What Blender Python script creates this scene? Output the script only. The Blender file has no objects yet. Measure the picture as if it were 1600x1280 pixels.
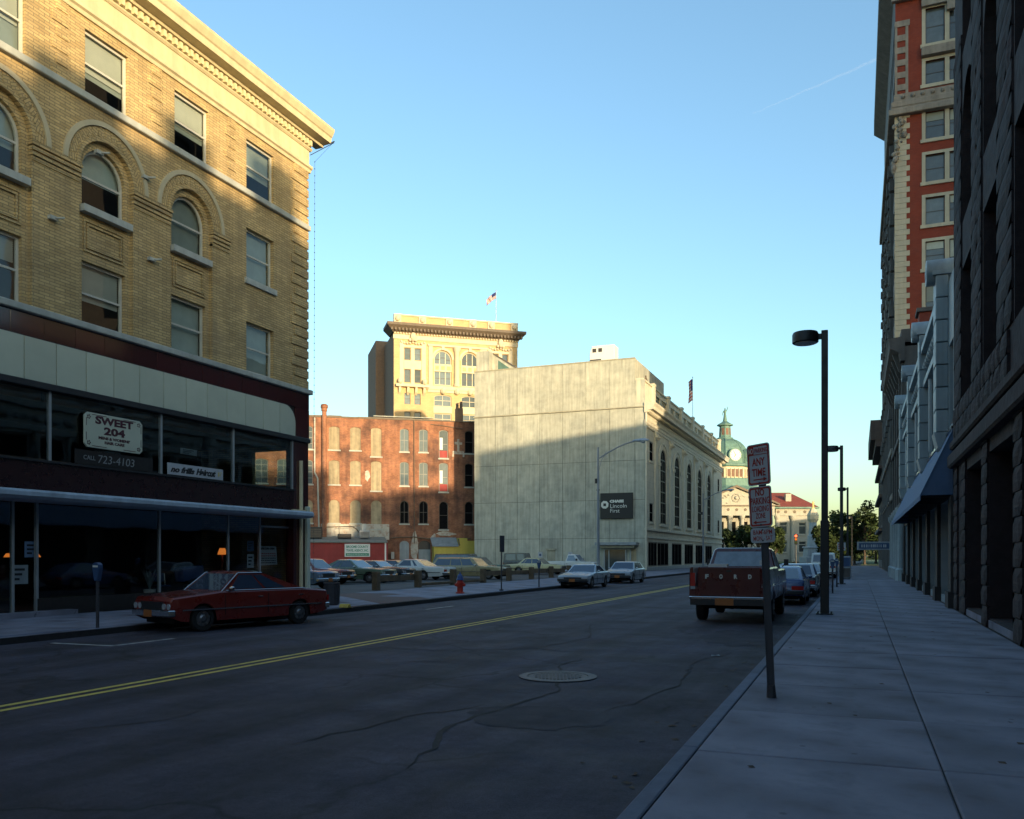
import bpy, bmesh, math, random
from mathutils import Vector, Matrix
RND = random.Random(11)
PI = math.pi
SC = bpy.context.scene
COL = SC.collection
rad = math.radians

# ------------------------------------------------------------------ camera, sky, sun, exposure
YAW = math.atan(540 / 1335)
cam_data = bpy.data.cameras.new('camera')
cam = bpy.data.objects.new('camera', cam_data)
COL.objects.link(cam)
cam.location = (0, 0, 1.6)
cam.rotation_euler = (rad(90), 0, YAW)
cam_data.sensor_width = 36
cam_data.lens = 36 * 1335 / 1600
cam_data.shift_y = 228 / 1600
cam_data.clip_end = 5000
SC.camera = cam
SUN_EL = rad(5.0)
SUN_AZ = rad(49)                       # from -Y towards +X
sdir = Vector((math.sin(SUN_AZ) * math.cos(SUN_EL), -math.cos(SUN_AZ) * math.cos(SUN_EL), math.sin(SUN_EL)))
world = bpy.data.worlds.new('World')
SC.world = world
world.use_nodes = True
wn = world.node_tree
wn.nodes.clear()
w_out = wn.nodes.new('ShaderNodeOutputWorld')
w_bg = wn.nodes.new('ShaderNodeBackground')
w_sky = wn.nodes.new('ShaderNodeTexSky')
w_sky.sky_type = 'NISHITA'
w_sky.sun_disc = False
w_sky.sun_elevation = SUN_EL
w_sky.sun_rotation = math.atan2(sdir.x, sdir.y)
w_sky.air_density = 1.0
w_sky.dust_density = 1.5
w_sky.ozone_density = 2.0
w_bg.inputs['Strength'].default_value = 0.15
w_hs = wn.nodes.new('ShaderNodeHueSaturation')
w_hs.inputs['Saturation'].default_value = 0.97
wn.links.new(w_sky.outputs[0], w_hs.inputs['Color'])
w_tint = wn.nodes.new('ShaderNodeMix')          # the film's cyan rendering of the whole sky
w_tint.data_type = 'RGBA'
w_tint.blend_type = 'MULTIPLY'
w_tint.inputs['Factor'].default_value = 1.0
w_tint.inputs['B'].default_value = (0.86, 0.97, 0.98, 1)
wn.links.new(w_hs.outputs[0], w_tint.inputs['A'])
wn.links.new(w_tint.outputs['Result'], w_bg.inputs[0])
wn.links.new(w_bg.outputs[0], w_out.inputs[0])
sun_data = bpy.data.lights.new('sun', 'SUN')
sun = bpy.data.objects.new('sun', sun_data)
COL.objects.link(sun)
sun_data.energy = 2.0
sun_data.angle = rad(1.0)
sun_data.color = (1.0, 0.77, 0.47)
sun.rotation_euler = sdir.to_track_quat('Z', 'Y').to_euler()
SC.view_settings.view_transform = 'Standard'
SC.view_settings.look = 'None'
SC.view_settings.gamma = 1.0
SC.view_settings.use_curve_mapping = False
SC.view_settings.exposure = 1.88

# ------------------------------------------------------------------ materials
MATS = {}


def mat(name, col, rough=.75, metal=0., var=.12, sc=2., bump=0., bsc=25., rnd=0., streak=0., brick=None, coat=0.,
        spec=.5, stain=None, emit=None, smap=(2.2, 2.2, .16), lane=0., cracks=None, spots=0.):
    m = bpy.data.materials.new(name)
    m.use_nodes = True
    nt = m.node_tree
    N, Lk = nt.nodes, nt.links
    b = N['Principled BSDF']
    b.inputs['Roughness'].default_value = rough
    b.inputs['Metallic'].default_value = metal
    b.inputs['Specular IOR Level'].default_value = spec
    b.inputs['Coat Weight'].default_value = coat
    b.inputs['Coat Roughness'].default_value = .08
    tc = N.new('ShaderNodeTexCoord')

    def mth(op, a, c):
        q = N.new('ShaderNodeMath')
        q.operation = op
        for i, x in enumerate((a, c)):
            if isinstance(x, (int, float)):
                q.inputs[i].default_value = x
            else:
                Lk.new(x, q.inputs[i])
        return q.outputs[0]

    def noise(scale, vec=None, detail=5., rough_=.6):
        q = N.new('ShaderNodeTexNoise')
        q.inputs['Scale'].default_value = scale
        q.inputs['Detail'].default_value = detail
        q.inputs['Roughness'].default_value = rough_
        Lk.new(vec or tc.outputs['Object'], q.inputs['Vector'])
        return q.outputs['Fac']

    def rng(x, a0, a1, b0, b1):
        q = N.new('ShaderNodeMapRange')
        for i, v_ in enumerate((a0, a1, b0, b1)):
            q.inputs[i + 1].default_value = v_
        Lk.new(x, q.inputs[0])
        return q.outputs[0]
    bumps = []
    if brick:
        sx = N.new('ShaderNodeSeparateXYZ')
        Lk.new(tc.outputs['Object'], sx.inputs[0])
        cx = N.new('ShaderNodeCombineXYZ')
        Lk.new(mth('ADD', sx.outputs[0], sx.outputs[1]), cx.inputs[0])
        Lk.new(sx.outputs[2], cx.inputs[1])
        bt = N.new('ShaderNodeTexBrick')
        Lk.new(cx.outputs[0], bt.inputs['Vector'])
        bt.inputs['Scale'].default_value = 1
        bt.inputs['Color1'].default_value = (*col, 1)
        bt.inputs['Color2'].default_value = (*brick[0], 1)
        bt.inputs['Mortar'].default_value = (*brick[1], 1)
        bt.inputs['Brick Width'].default_value = brick[2]
        bt.inputs['Row Height'].default_value = brick[3]
        bt.inputs['Mortar Size'].default_value = brick[4]
        bt.inputs['Mortar Smooth'].default_value = .3
        cout = bt.outputs['Color']
        bumps.append((mth('SUBTRACT', 1., bt.outputs['Fac']), .35, .01))
    else:
        q = N.new('ShaderNodeRGB')
        q.outputs[0].default_value = (*col, 1)
        cout = q.outputs[0]
    if stain:
        q = N.new('ShaderNodeMix')
        q.data_type = 'RGBA'
        f = rng(noise(stain[2], detail=6.), stain[3] if len(stain) > 3 else .5, (stain[3] if len(stain) > 3 else .5) + .18, 0, stain[1])
        Lk.new(f, q.inputs['Factor'])
        Lk.new(cout, q.inputs['A'])
        q.inputs['B'].default_value = (*stain[0], 1)
        cout = q.outputs['Result']
    v = rng(noise(sc), .25, .75, 1 - var, 1 + var)
    if streak:
        mp = N.new('ShaderNodeMapping')
        mp.inputs['Scale'].default_value = smap
        Lk.new(tc.outputs['Object'], mp.inputs[0])
        v = mth('MULTIPLY', v, rng(noise(1.2, mp.outputs[0]), .3, .7, 1 - streak, 1 + streak * .5))
    if lane:
        mp = N.new('ShaderNodeMapping')
        mp.inputs['Scale'].default_value = (.75, .035, 1)
        Lk.new(tc.outputs['Object'], mp.inputs[0])
        v = mth('MULTIPLY', v, rng(noise(1.6, mp.outputs[0], 4.), .35, .65, 1 - lane, 1 + lane))
        v = mth('MULTIPLY', v, rng(noise(70., None, 3.), .3, .7, .62, 1.38))
        v = mth('MULTIPLY', v, rng(noise(6.5, None, 6., .75), .3, .7, .72, 1.28))
    if cracks:
        q = N.new('ShaderNodeTexVoronoi')
        q.feature = 'DISTANCE_TO_EDGE'
        q.inputs['Scale'].default_value = cracks[0]
        dn = N.new('ShaderNodeTexNoise')
        dn.inputs['Scale'].default_value = cracks[0] * 2.5
        dn.inputs['Detail'].default_value = 6
        Lk.new(tc.outputs['Object'], dn.inputs['Vector'])
        vs_ = N.new('ShaderNodeVectorMath')
        vs_.operation = 'MULTIPLY_ADD'
        Lk.new(dn.outputs['Color'], vs_.inputs[0])
        vs_.inputs[1].default_value = (.6 / cracks[0],) * 3
        Lk.new(tc.outputs['Object'], vs_.inputs[2])
        Lk.new(vs_.outputs[0], q.inputs['Vector'])
        line = rng(q.outputs['Distance'], 0, cracks[1], 1, 0)
        mask = rng(noise(cracks[0] * .6), cracks[2], cracks[2] + .1, 0, .7)
        v = mth('MULTIPLY', v, mth('SUBTRACT', 1., mth('MULTIPLY', line, mask)))
    if spots:
        q = N.new('ShaderNodeTexVoronoi')
        q.inputs['Scale'].default_value = 2.4
        Lk.new(tc.outputs['Object'], q.inputs['Vector'])
        v = mth('MULTIPLY', v, rng(q.outputs['Distance'], .045, .075, 1 - spots, 1))
    if rnd:
        oi = N.new('ShaderNodeObjectInfo')
        v = mth('MULTIPLY', v, rng(oi.outputs['Random'], 0, 1, 1 - rnd, 1 + rnd))
    vm = N.new('ShaderNodeVectorMath')
    vm.operation = 'SCALE'
    Lk.new(cout, vm.inputs[0])
    Lk.new(v, vm.inputs[3])
    Lk.new(vm.outputs[0], b.inputs['Base Color'])
    if bump:
        bumps.append((noise(bsc, detail=4.), bump, .02))
    nrm = None
    for h, st, dist in bumps:
        q = N.new('ShaderNodeBump')
        q.inputs['Strength'].default_value = st
        q.inputs['Distance'].default_value = dist
        Lk.new(h, q.inputs['Height'])
        if nrm:
            Lk.new(nrm, q.inputs['Normal'])
        nrm = q.outputs[0]
    if nrm:
        Lk.new(nrm, b.inputs['Normal'])
    if rough > .2 and not metal:
        Lk.new(rng(noise(sc * 2.3), .25, .75, max(.05, rough - .1), min(1, rough + .1)), b.inputs['Roughness'])
    if emit:
        b.inputs['Emission Color'].default_value = (*emit[0], 1)
        b.inputs['Emission Strength'].default_value = emit[1]
    MATS[name] = m
    return m


def glass_mat(name, tint, gl=1.0, rough=.02):
    m = bpy.data.materials.new(name)
    m.use_nodes = True
    nt = m.node_tree
    nt.nodes.clear()
    out = nt.nodes.new('ShaderNodeOutputMaterial')
    mx = nt.nodes.new('ShaderNodeMixShader')
    fr = nt.nodes.new('ShaderNodeFresnel')
    fr.inputs[0].default_value = 1.5
    geo = nt.nodes.new('ShaderNodeNewGeometry')      # same index seen from either face of the pane
    ior = nt.nodes.new('ShaderNodeMath')
    ior.operation = 'MULTIPLY_ADD'
    ior.inputs[1].default_value = 1 / 1.5 - 1.5
    ior.inputs[2].default_value = 1.5
    nt.links.new(geo.outputs['Backfacing'], ior.inputs[0])
    nt.links.new(ior.outputs[0], fr.inputs[0])
    sub = nt.nodes.new('ShaderNodeMath')
    sub.operation = 'MULTIPLY_ADD'
    sub.inputs[1].default_value = gl
    sub.inputs[2].default_value = .03
    tr = nt.nodes.new('ShaderNodeBsdfTransparent')
    tr.inputs[0].default_value = (*tint, 1)
    g = nt.nodes.new('ShaderNodeBsdfGlossy')
    g.inputs['Roughness'].default_value = rough
    tc = nt.nodes.new('ShaderNodeTexCoord')
    nz = nt.nodes.new('ShaderNodeTexNoise')
    nz.inputs['Scale'].default_value = 1.1
    nz.inputs['Detail'].default_value = 1
    bp = nt.nodes.new('ShaderNodeBump')
    bp.inputs['Strength'].default_value = .06
    bp.inputs['Distance'].default_value = .05
    nt.links.new(tc.outputs['Object'], nz.inputs['Vector'])
    nt.links.new(nz.outputs['Fac'], bp.inputs['Height'])
    nt.links.new(bp.outputs[0], g.inputs['Normal'])
    nt.links.new(fr.outputs[0], sub.inputs[0])
    nt.links.new(sub.outputs[0], mx.inputs[0])
    nt.links.new(tr.outputs[0], mx.inputs[1])
    nt.links.new(g.outputs[0], mx.inputs[2])
    nt.links.new(mx.outputs[0], out.inputs[0])
    MATS[name] = m
    return m


M_ = MATS
mat('buff_brick', (.60, .43, .19), .85, brick=((.43, .295, .125), (.25, .19, .10), .32, .085, .013), var=.24, sc=.8, bump=.2, bsc=40, streak=.15, stain=((.30, .22, .12), .5, .6))
mat('buff_stone', (.50, .43, .28), .8, var=.12, sc=1.5, bump=.1, streak=.1)
mat('cream_trim', (.60, .51, .31), .75, var=.1, sc=2, streak=.15)
mat('sill_stone', (.42, .43, .38), .8, var=.15, sc=2, streak=.2)
mat('maroon', (.045, .007, .009), .12, var=.1, sc=1, coat=.6, rnd=.25)
mat('lower_maroon', (.022, .006, .007), .3, var=.15)
mat('cream_enamel', (.52, .55, .43), .16, var=.06, sc=1.5, coat=.6, rnd=.1)
mat('dark_metal', (.02, .02, .022), .45, var=.15)
mat('grey_metal', (.28, .31, .34), .4, var=.12, metal=.3, streak=.2)
mat('galv_metal', (.33, .36, .37), .45, var=.15, metal=.4)
mat('canopy_metal', (.34, .42, .50), .5, var=.2, sc=3, streak=.2)
mat('shop_dark', (.012, .009, .008), .6, var=.3)
mat('shop_wood', (.10, .045, .02), .6, var=.3)
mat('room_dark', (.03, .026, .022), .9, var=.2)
mat('white_frame', (.52, .50, .42), .6, var=.12)
mat('blind', (.62, .62, .54), .8, var=.06, rnd=.15)
mat('curtain', (.36, .40, .36), .9, var=.1, rnd=.3)
mat('sash_dark', (.05, .045, .04), .5, var=.2)
glass_mat('glass', (.80, .84, .82), 1.0)
mat('tower_pane', (.10, .135, .15), .05, var=.2, spec=.15, rnd=.4)
mat('cab_glass', (.20, .26, .32), .06, var=.25, sc=3, spec=.8)  # pale blue base stands in for sky showing in the glass
glass_mat('shop_glass', (.80, .84, .84), .45)
mat('shaded_trim', (.27, .24, .20), .85, var=.25, sc=1.5, streak=.2, bump=.4, bsc=6)  # trim stone in its shadow tone, the shade put into the colour
mat('shaded_stone', (.13, .12, .11), .85, var=.2, sc=1, streak=.2, bump=.3, bsc=5)  # shade of the tower's street side put into a darker stone colour
mat('faded_letter', (.24, .26, .27), .6, var=.2, sc=8)
mat('pier_dark', (.030, .027, .026), .8, var=.25)
mat('dark_pane', (.010, .010, .011), .3, var=.2, spec=0.)
mat('sash_grey', (.20, .20, .18), .6, var=.1)
mat('far_glass', (.07, .085, .085), .08, var=.25, sc=1.5, spec=.7, rnd=.5)
mat('car_glass', (.035, .055, .09), .03, var=.1, spec=.9, coat=.5)
mat('concrete', (.46, .455, .365), .85, var=.16, sc=1.5, bump=.2, bsc=9, rnd=.08, streak=.24, smap=(3.5, 3.5, .22), stain=((.32, .33, .275), .65, .55, .45))
mat('concrete_joint', (.11, .115, .095), .9, var=.2)
mat('concrete_cap', (.36, .34, .25), .85, var=.15, sc=1, streak=.2)
mat('limestone', (.60, .56, .43), .8, var=.12, sc=1.2, streak=.12, bump=.08)
mat('limestone_block', (.60, .56, .43), .8, var=.1, sc=1.2, streak=.15, brick=((.56, .52, .40), (.40, .37, .29), 1.6, .62, .012))
mat('red_brick', (.36, .135, .055), .9, brick=((.24, .075, .035), (.30, .20, .14), .24, .085, .012), var=.42, sc=.7, bump=.4, bsc=30, streak=.28, stain=((.085, .045, .035), .85, .42, .47))
mat('whitewash', (.46, .43, .36), .9, var=.3, sc=1.5, stain=((.3, .14, .08), .7, 2.5, .5))
mat('board_tan', (.33, .27, .17), .85, var=.22, sc=2, streak=.35, rnd=.15)
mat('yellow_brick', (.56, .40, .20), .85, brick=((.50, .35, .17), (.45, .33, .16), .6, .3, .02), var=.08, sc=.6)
mat('terra_cream', (.58, .50, .34), .8, var=.12, sc=1.2, bump=.1)
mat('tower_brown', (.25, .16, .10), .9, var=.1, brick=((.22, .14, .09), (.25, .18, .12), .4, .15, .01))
mat('cornice_brown', (.13, .10, .07), .7, var=.2)
mat('red_paint', (.30, .035, .03), .7, var=.12, sc=1, streak=.15)
mat('yellow_paint', (.55, .44, .08), .7, var=.1, sc=1, streak=.1)
mat('tar_roof', (.20, .22, .20), .9, var=.2, sc=1.5)
mat('verdigris', (.105, .20, .165), .7, var=.2, sc=.8, streak=.25)
mat('court_stone', (.36, .345, .28), .8, var=.1, sc=.8, streak=.12)
mat('roof_tile', (.27, .055, .035), .8, brick=((.23, .05, .03), (.12, .03, .02), .4, .3, .03), var=.15, sc=1)
mat('louver', (.16, .09, .06), .8, var=.2)
mat('clock_white', (.70, .66, .50), .5, var=.03)
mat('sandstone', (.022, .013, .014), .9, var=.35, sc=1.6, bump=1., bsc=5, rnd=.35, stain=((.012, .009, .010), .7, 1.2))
mat('terra_grey', (.26, .31, .33), .5, var=.15, sc=1.5, rnd=.12, streak=.2)
mat('awning_blue', (.075, .13, .23), .8, var=.12, sc=2)
mat('brown_stone', (.10, .085, .075), .85, var=.2, sc=1.2, streak=.2, bump=.3, bsc=8)
mat('tower_red', (.26, .042, .02), .85, brick=((.22, .035, .017), (.17, .05, .03), .25, .08, .008), var=.12, sc=.5)
mat('tower_stone', (.48, .44, .33), .8, var=.12, sc=1, streak=.15, bump=.15, bsc=6)
mat('asphalt', (.037, .036, .054), .82, var=.4, sc=.5, bump=.6, bsc=120, lane=.45, cracks=(.33, .022, .44), stain=((.018, .016, .021), .85, .8, .50))
mat('patch_asphalt', (.029, .028, .039), .85, var=.4, sc=1.5, bump=.6, bsc=90)
mat('lot_asphalt', (.075, .075, .075), .9, var=.25, sc=.4, bump=.4, bsc=80)
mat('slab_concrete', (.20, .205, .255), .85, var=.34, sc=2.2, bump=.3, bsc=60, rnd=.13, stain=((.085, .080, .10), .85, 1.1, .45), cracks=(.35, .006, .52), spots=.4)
mat('joint_dirt', (.022, .021, .022), .95, var=.3, sc=5)
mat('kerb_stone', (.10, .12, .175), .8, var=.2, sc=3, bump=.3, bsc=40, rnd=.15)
mat('red_paving', (.20, .075, .065), .9, var=.2, sc=2, brick=((.17, .065, .06), (.1, .06, .055), .4, .2, .02))
mat('line_yellow', (.62, .47, .10), .8, var=.15, sc=4, stain=((.16, .13, .07), .7, 3.5, .54))
mat('line_white', (.40, .40, .38), .8, var=.15, sc=4, stain=((.08, .08, .08), .8, 4, .48))
mat('cast_iron', (.040, .040, .048), .6, var=.25, metal=.0, sc=5)
mat('lamp_black', (.012, .012, .012), .5, var=.2)
mat('lens_white', (.5, .5, .45), .3, var=.05)
mat('sign_white', (.42, .44, .46), .5, var=.06, sc=6, stain=((.32, .33, .35), .5, 5))
mat('sign_red', (.35, .03, .02), .5, var=.12, sc=9)
mat('sign_black', (.012, .012, .013), .4, var=.1)
mat('letter_white', (.66, .66, .60), .6, var=.05)
mat('letter_black', (.012, .012, .014), .6, var=.05)
mat('letter_maroon', (.06, .01, .02), .6, var=.05)
mat('letter_green', (.05, .25, .15), .6, var=.05)
mat('sign_blue', (.03, .07, .16), .5, var=.1)
mat('hydrant_red', (.42, .03, .015), .5, var=.12, sc=6)
mat('hydrant_blue', (.03, .07, .22), .5, var=.12, sc=6)
mat('weathered_wood', (.12, .085, .05), .9, var=.3, sc=4, streak=.3, bump=.3)
mat('leaf', (.035, .056, .016), .8, var=.3, sc=.8, spec=.2)
mat('leaf_light', (.065, .09, .022), .8, var=.3, sc=.8, spec=.2)
mat('leaf_dark', (.022, .036, .012), .8, var=.3, sc=.8, spec=.2)
mat('bark', (.07, .05, .035), .9, var=.3, sc=6, bump=.5)
mat('tyre', (.012, .012, .012), .9, var=.1)
mat('chrome', (.6, .6, .6), .15, metal=1., var=.03)
mat('hub', (.22, .22, .23), .35, metal=.7, var=.1)
mat('headlamp', (.34, .36, .38), .1, var=.02, coat=1)
mat('tail_red', (.40, .02, .015), .2, var=.05, coat=.8)
mat('amber', (.55, .16, .02), .2, var=.05)
mat('plate_orange', (.33, .11, .025), .5, var=.08)
mat('underbody', (.008, .008, .008), .9, var=.1)
mat('lamp_glow', (.7, .3, .08), .6, emit=((1., .26, .04), .22))
mat('signal_red', (.6, .06, .03), .4, emit=((1., .10, .03), 1.2))
mat('flag_red', (.42, .035, .03), .8, var=.08)
mat('flag_blue', (.025, .03, .13), .8, var=.08)
mat('grass', (.07, .11, .03), .95, var=.3, sc=2)
mat('far_ground', (.10, .10, .09), .95, var=.2, sc=.2)
mat('hvac_white', (.72, .71, .66), .5, var=.05)
mat('pot_white', (.6, .6, .58), .5, var=.05)
mat('bronze', (.16, .30, .23), .6, var=.15, metal=.2)
mat('gilt', (.62, .42, .13), .5, var=.15)


def paint(name, col, rough=.3):
    return mat(name, col, rough, coat=.7, var=.05, sc=1.2)


paint('paint_red', (.16, .018, .012))
paint('paint_lotred', (.20, .03, .025))
paint('paint_green', (.05, .11, .075))
paint('paint_sage', (.10, .15, .10))
paint('paint_dark', (.03, .035, .045))
paint('paint_white', (.60, .61, .58))
paint('paint_tan', (.30, .25, .13))
paint('paint_cream', (.52, .47, .26))
paint('paint_silver', (.34, .39, .44))
paint('paint_blue', (.03, .07, .20))
paint('paint_sky', (.13, .22, .36))
paint('paint_truck', (.075, .008, .007))
paint('paint_orange', (.34, .06, .03))
paint('vinyl_black', (.015, .015, .016), .6)


# ------------------------------------------------------------------ mesh helpers
def T(x, y, z):
    return Matrix.Translation((x, y, z))


def RZ(a):
    return Matrix.Rotation(a, 4, 'Z')


class Mb:
    def __init__(s, tf=None):
        s.v, s.f, s.tf = [], [], tf

    def add(s, vs, fs):
        o = len(s.v)
        if s.tf is not None:
            vs = [s.tf @ Vector(p) for p in vs]
        s.v += [tuple(p) for p in vs]
        s.f += [tuple(i + o for i in f) for f in fs]
        return s

    def box(s, x0, x1, y0, y1, z0, z1):
        return s.add([(x0, y0, z0), (x1, y0, z0), (x1, y1, z0), (x0, y1, z0), (x0, y0, z1), (x1, y0, z1), (x1, y1, z1), (x0, y1, z1)],
                     [(3, 2, 1, 0), (4, 5, 6, 7), (0, 1, 5, 4), (1, 2, 6, 5), (2, 3, 7, 6), (3, 0, 4, 7)])

    def poly(s, pts):
        return s.add(pts, [tuple(range(len(pts)))])

    def ext(s, pts, a, b, ax='x'):
        """closed 2-D outline extruded along ax: x -> (y,z), y -> (x,z), z -> (x,y)"""
        g = {'x': lambda p, t: (t, p[0], p[1]), 'y': lambda p, t: (p[0], t, p[1]), 'z': lambda p, t: (p[0], p[1], t)}[ax]
        n = len(pts)
        return s.add([g(p, a) for p in pts] + [g(p, b) for p in pts],
                     [tuple(range(n))[::-1], tuple(range(n, 2 * n))] + [(i, (i + 1) % n, n + (i + 1) % n, n + i) for i in range(n)])

    def cyl(s, p0, p1, r0, r1=None, n=10, caps=True):
        r1 = r0 if r1 is None else r1
        p0, p1 = Vector(p0), Vector(p1)
        d = (p1 - p0).normalized()
        u = d.orthogonal().normalized()
        w = d.cross(u)
        vs = []
        for p, r in ((p0, r0), (p1, r1)):
            vs += [p + (u * math.cos(2 * PI * i / n) + w * math.sin(2 * PI * i / n)) * r for i in range(n)]
        fs = [(i, (i + 1) % n, n + (i + 1) % n, n + i) for i in range(n)]
        if caps:
            fs += [tuple(range(n))[::-1], tuple(range(n, 2 * n))]
        return s.add(vs, fs)

    def tube(s, pts, r, n=8):
        for a, b in zip(pts[:-1], pts[1:]):
            s.cyl(a, b, r, r, n)
        return s

    def lathe(s, cx, cy, prof, n=16, off=0.):
        vs, fs = [], []
        for r, z in prof:
            vs += [(cx + r * math.cos(off + 2 * PI * i / n), cy + r * math.sin(off + 2 * PI * i / n), z) for i in range(n)]
        for k in range(len(prof) - 1):
            fs += [(k * n + i, k * n + (i + 1) % n, (k + 1) * n + (i + 1) % n, (k + 1) * n + i) for i in range(n)]
        fs += [tuple(range(n))[::-1], tuple(range((len(prof) - 1) * n, len(prof) * n))]
        return s.add(vs, fs)

    def ball(s, c, r, n=8, sz=1.):
        pr = [(max(.001, r * math.sin(PI * k / n)), c[2] - r * sz * math.cos(PI * k / n)) for k in range(n + 1)]
        return s.lathe(c[0], c[1], pr, n)

    def mesh(s, name, m, smooth=False, fix=True):
        me = bpy.data.meshes.new(name)
        me.from_pydata(s.v, [], s.f)
        if fix:
            bm = bmesh.new()
            bm.from_mesh(me)
            bmesh.ops.recalc_face_normals(bm, faces=bm.faces)
            bm.to_mesh(me)
            bm.free()
        me.materials.append(M_[m] if isinstance(m, str) else m)
        if smooth:
            me.polygons.foreach_set('use_smooth', [True] * len(me.polygons))
            me.set_sharp_from_angle(angle=rad(35))
        me.update()
        return me

    def ob(s, name, m, parent=None, smooth=False, bevel=0, fix=True, mtx=None, seg=1):
        o = put(name, s.mesh(name, m, smooth, fix), parent, mtx)
        if bevel:
            q = o.modifiers.new('bevel', 'BEVEL')
            q.width = bevel
            q.segments = seg
            q.limit_method = 'ANGLE'
            q.angle_limit = rad(35)
        return o


def put(name, me, parent=None, mtx=None):
    o = bpy.data.objects.new(name, me)
    COL.objects.link(o)
    o.parent = parent
    if mtx is not None:
        o.matrix_local = mtx
    return o


def tag(o, label=None, cat=None, group=None, kind=None):
    for k, v in (('label', label), ('category', cat), ('group', group), ('kind', kind)):
        if v:
            o[k] = v
    return o


def thing(name, label, cat, loc=(0, 0, 0), rz=0., group=None):
    o = bpy.data.objects.new(name, None)
    COL.objects.link(o)
    o.empty_display_size = .3
    o.location = loc
    o.rotation_euler = (0, 0, rz)
    return tag(o, label, cat, group)


def box(name, m, parent, x0, x1, y0, y1, z0, z1, tf=None, bevel=0):
    return Mb(tf).box(x0, x1, y0, y1, z0, z1).ob(name, m, parent, bevel=bevel)


def kids(o):
    return [c for c in bpy.data.objects if c.parent == o]


def copy_tree(o, parent=None):
    c = o.copy()
    COL.objects.link(c)
    c.parent = parent
    for k in list(o.children):
        copy_tree(k, c)
    return c


def wall(mb, x0, x1, z0, z1, ops, y=0., rev=.2):
    """front wall sheet with rectangular / arched openings and their reveals"""
    xs = sorted({x0, x1, *[o[0] for o in ops], *[o[1] for o in ops]})
    zs = sorted({z0, z1, *[o[2] for o in ops], *[o[3] for o in ops]})
    for i in range(len(xs) - 1):
        for j in range(len(zs) - 1):
            cx, cz = (xs[i] + xs[i + 1]) / 2, (zs[j] + zs[j + 1]) / 2
            if not any(o[0] < cx < o[1] and o[2] < cz < o[3] for o in ops):
                mb.poly([(xs[i], y, zs[j]), (xs[i + 1], y, zs[j]), (xs[i + 1], y, zs[j + 1]), (xs[i], y, zs[j + 1])])
    for o in ops:
        a, b, c, d = o[:4]
        r = o[4] if len(o) > 4 else 0
        yb = y + rev
        mb.poly([(a, y, c), (b, y, c), (b, yb, c), (a, yb, c)])
        mb.poly([(a, y, c), (a, yb, c), (a, yb, d - r), (a, y, d - r)])
        mb.poly([(b, y, c), (b, y, d - r), (b, yb, d - r), (b, yb, c)])
        if not r:
            mb.poly([(a, y, d), (a, yb, d), (b, yb, d), (b, y, d)])
        else:
            P = arc(a, b, d, r)
            for p, q in zip(P[:-1], P[1:]):
                if abs(p[1] - d) > 1e-6 or abs(q[1] - d) > 1e-6:
                    mb.poly([(p[0], y, p[1]), (q[0], y, q[1]), (q[0], y, d), (p[0], y, d)])
                mb.poly([(p[0], y, p[1]), (p[0], yb, p[1]), (q[0], yb, q[1]), (q[0], y, q[1])])
    return mb


def arc(a, b, top, r, n=12):
    w, c = (b - a) / 2, (a + b) / 2
    return [(c - w * math.cos(PI * k / n), top - r + r * math.sin(PI * k / n)) for k in range(n + 1)]


def outline(w, h, rise, t=0.):
    if not rise:
        return [(t, t), (w - t, t), (w - t, h - t), (t, h - t)]
    return [(t, t), (w - t, t)] + arc(t, w - t, h - t, max(.01, rise - t * .6))[::-1]


WC = {}


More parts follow.
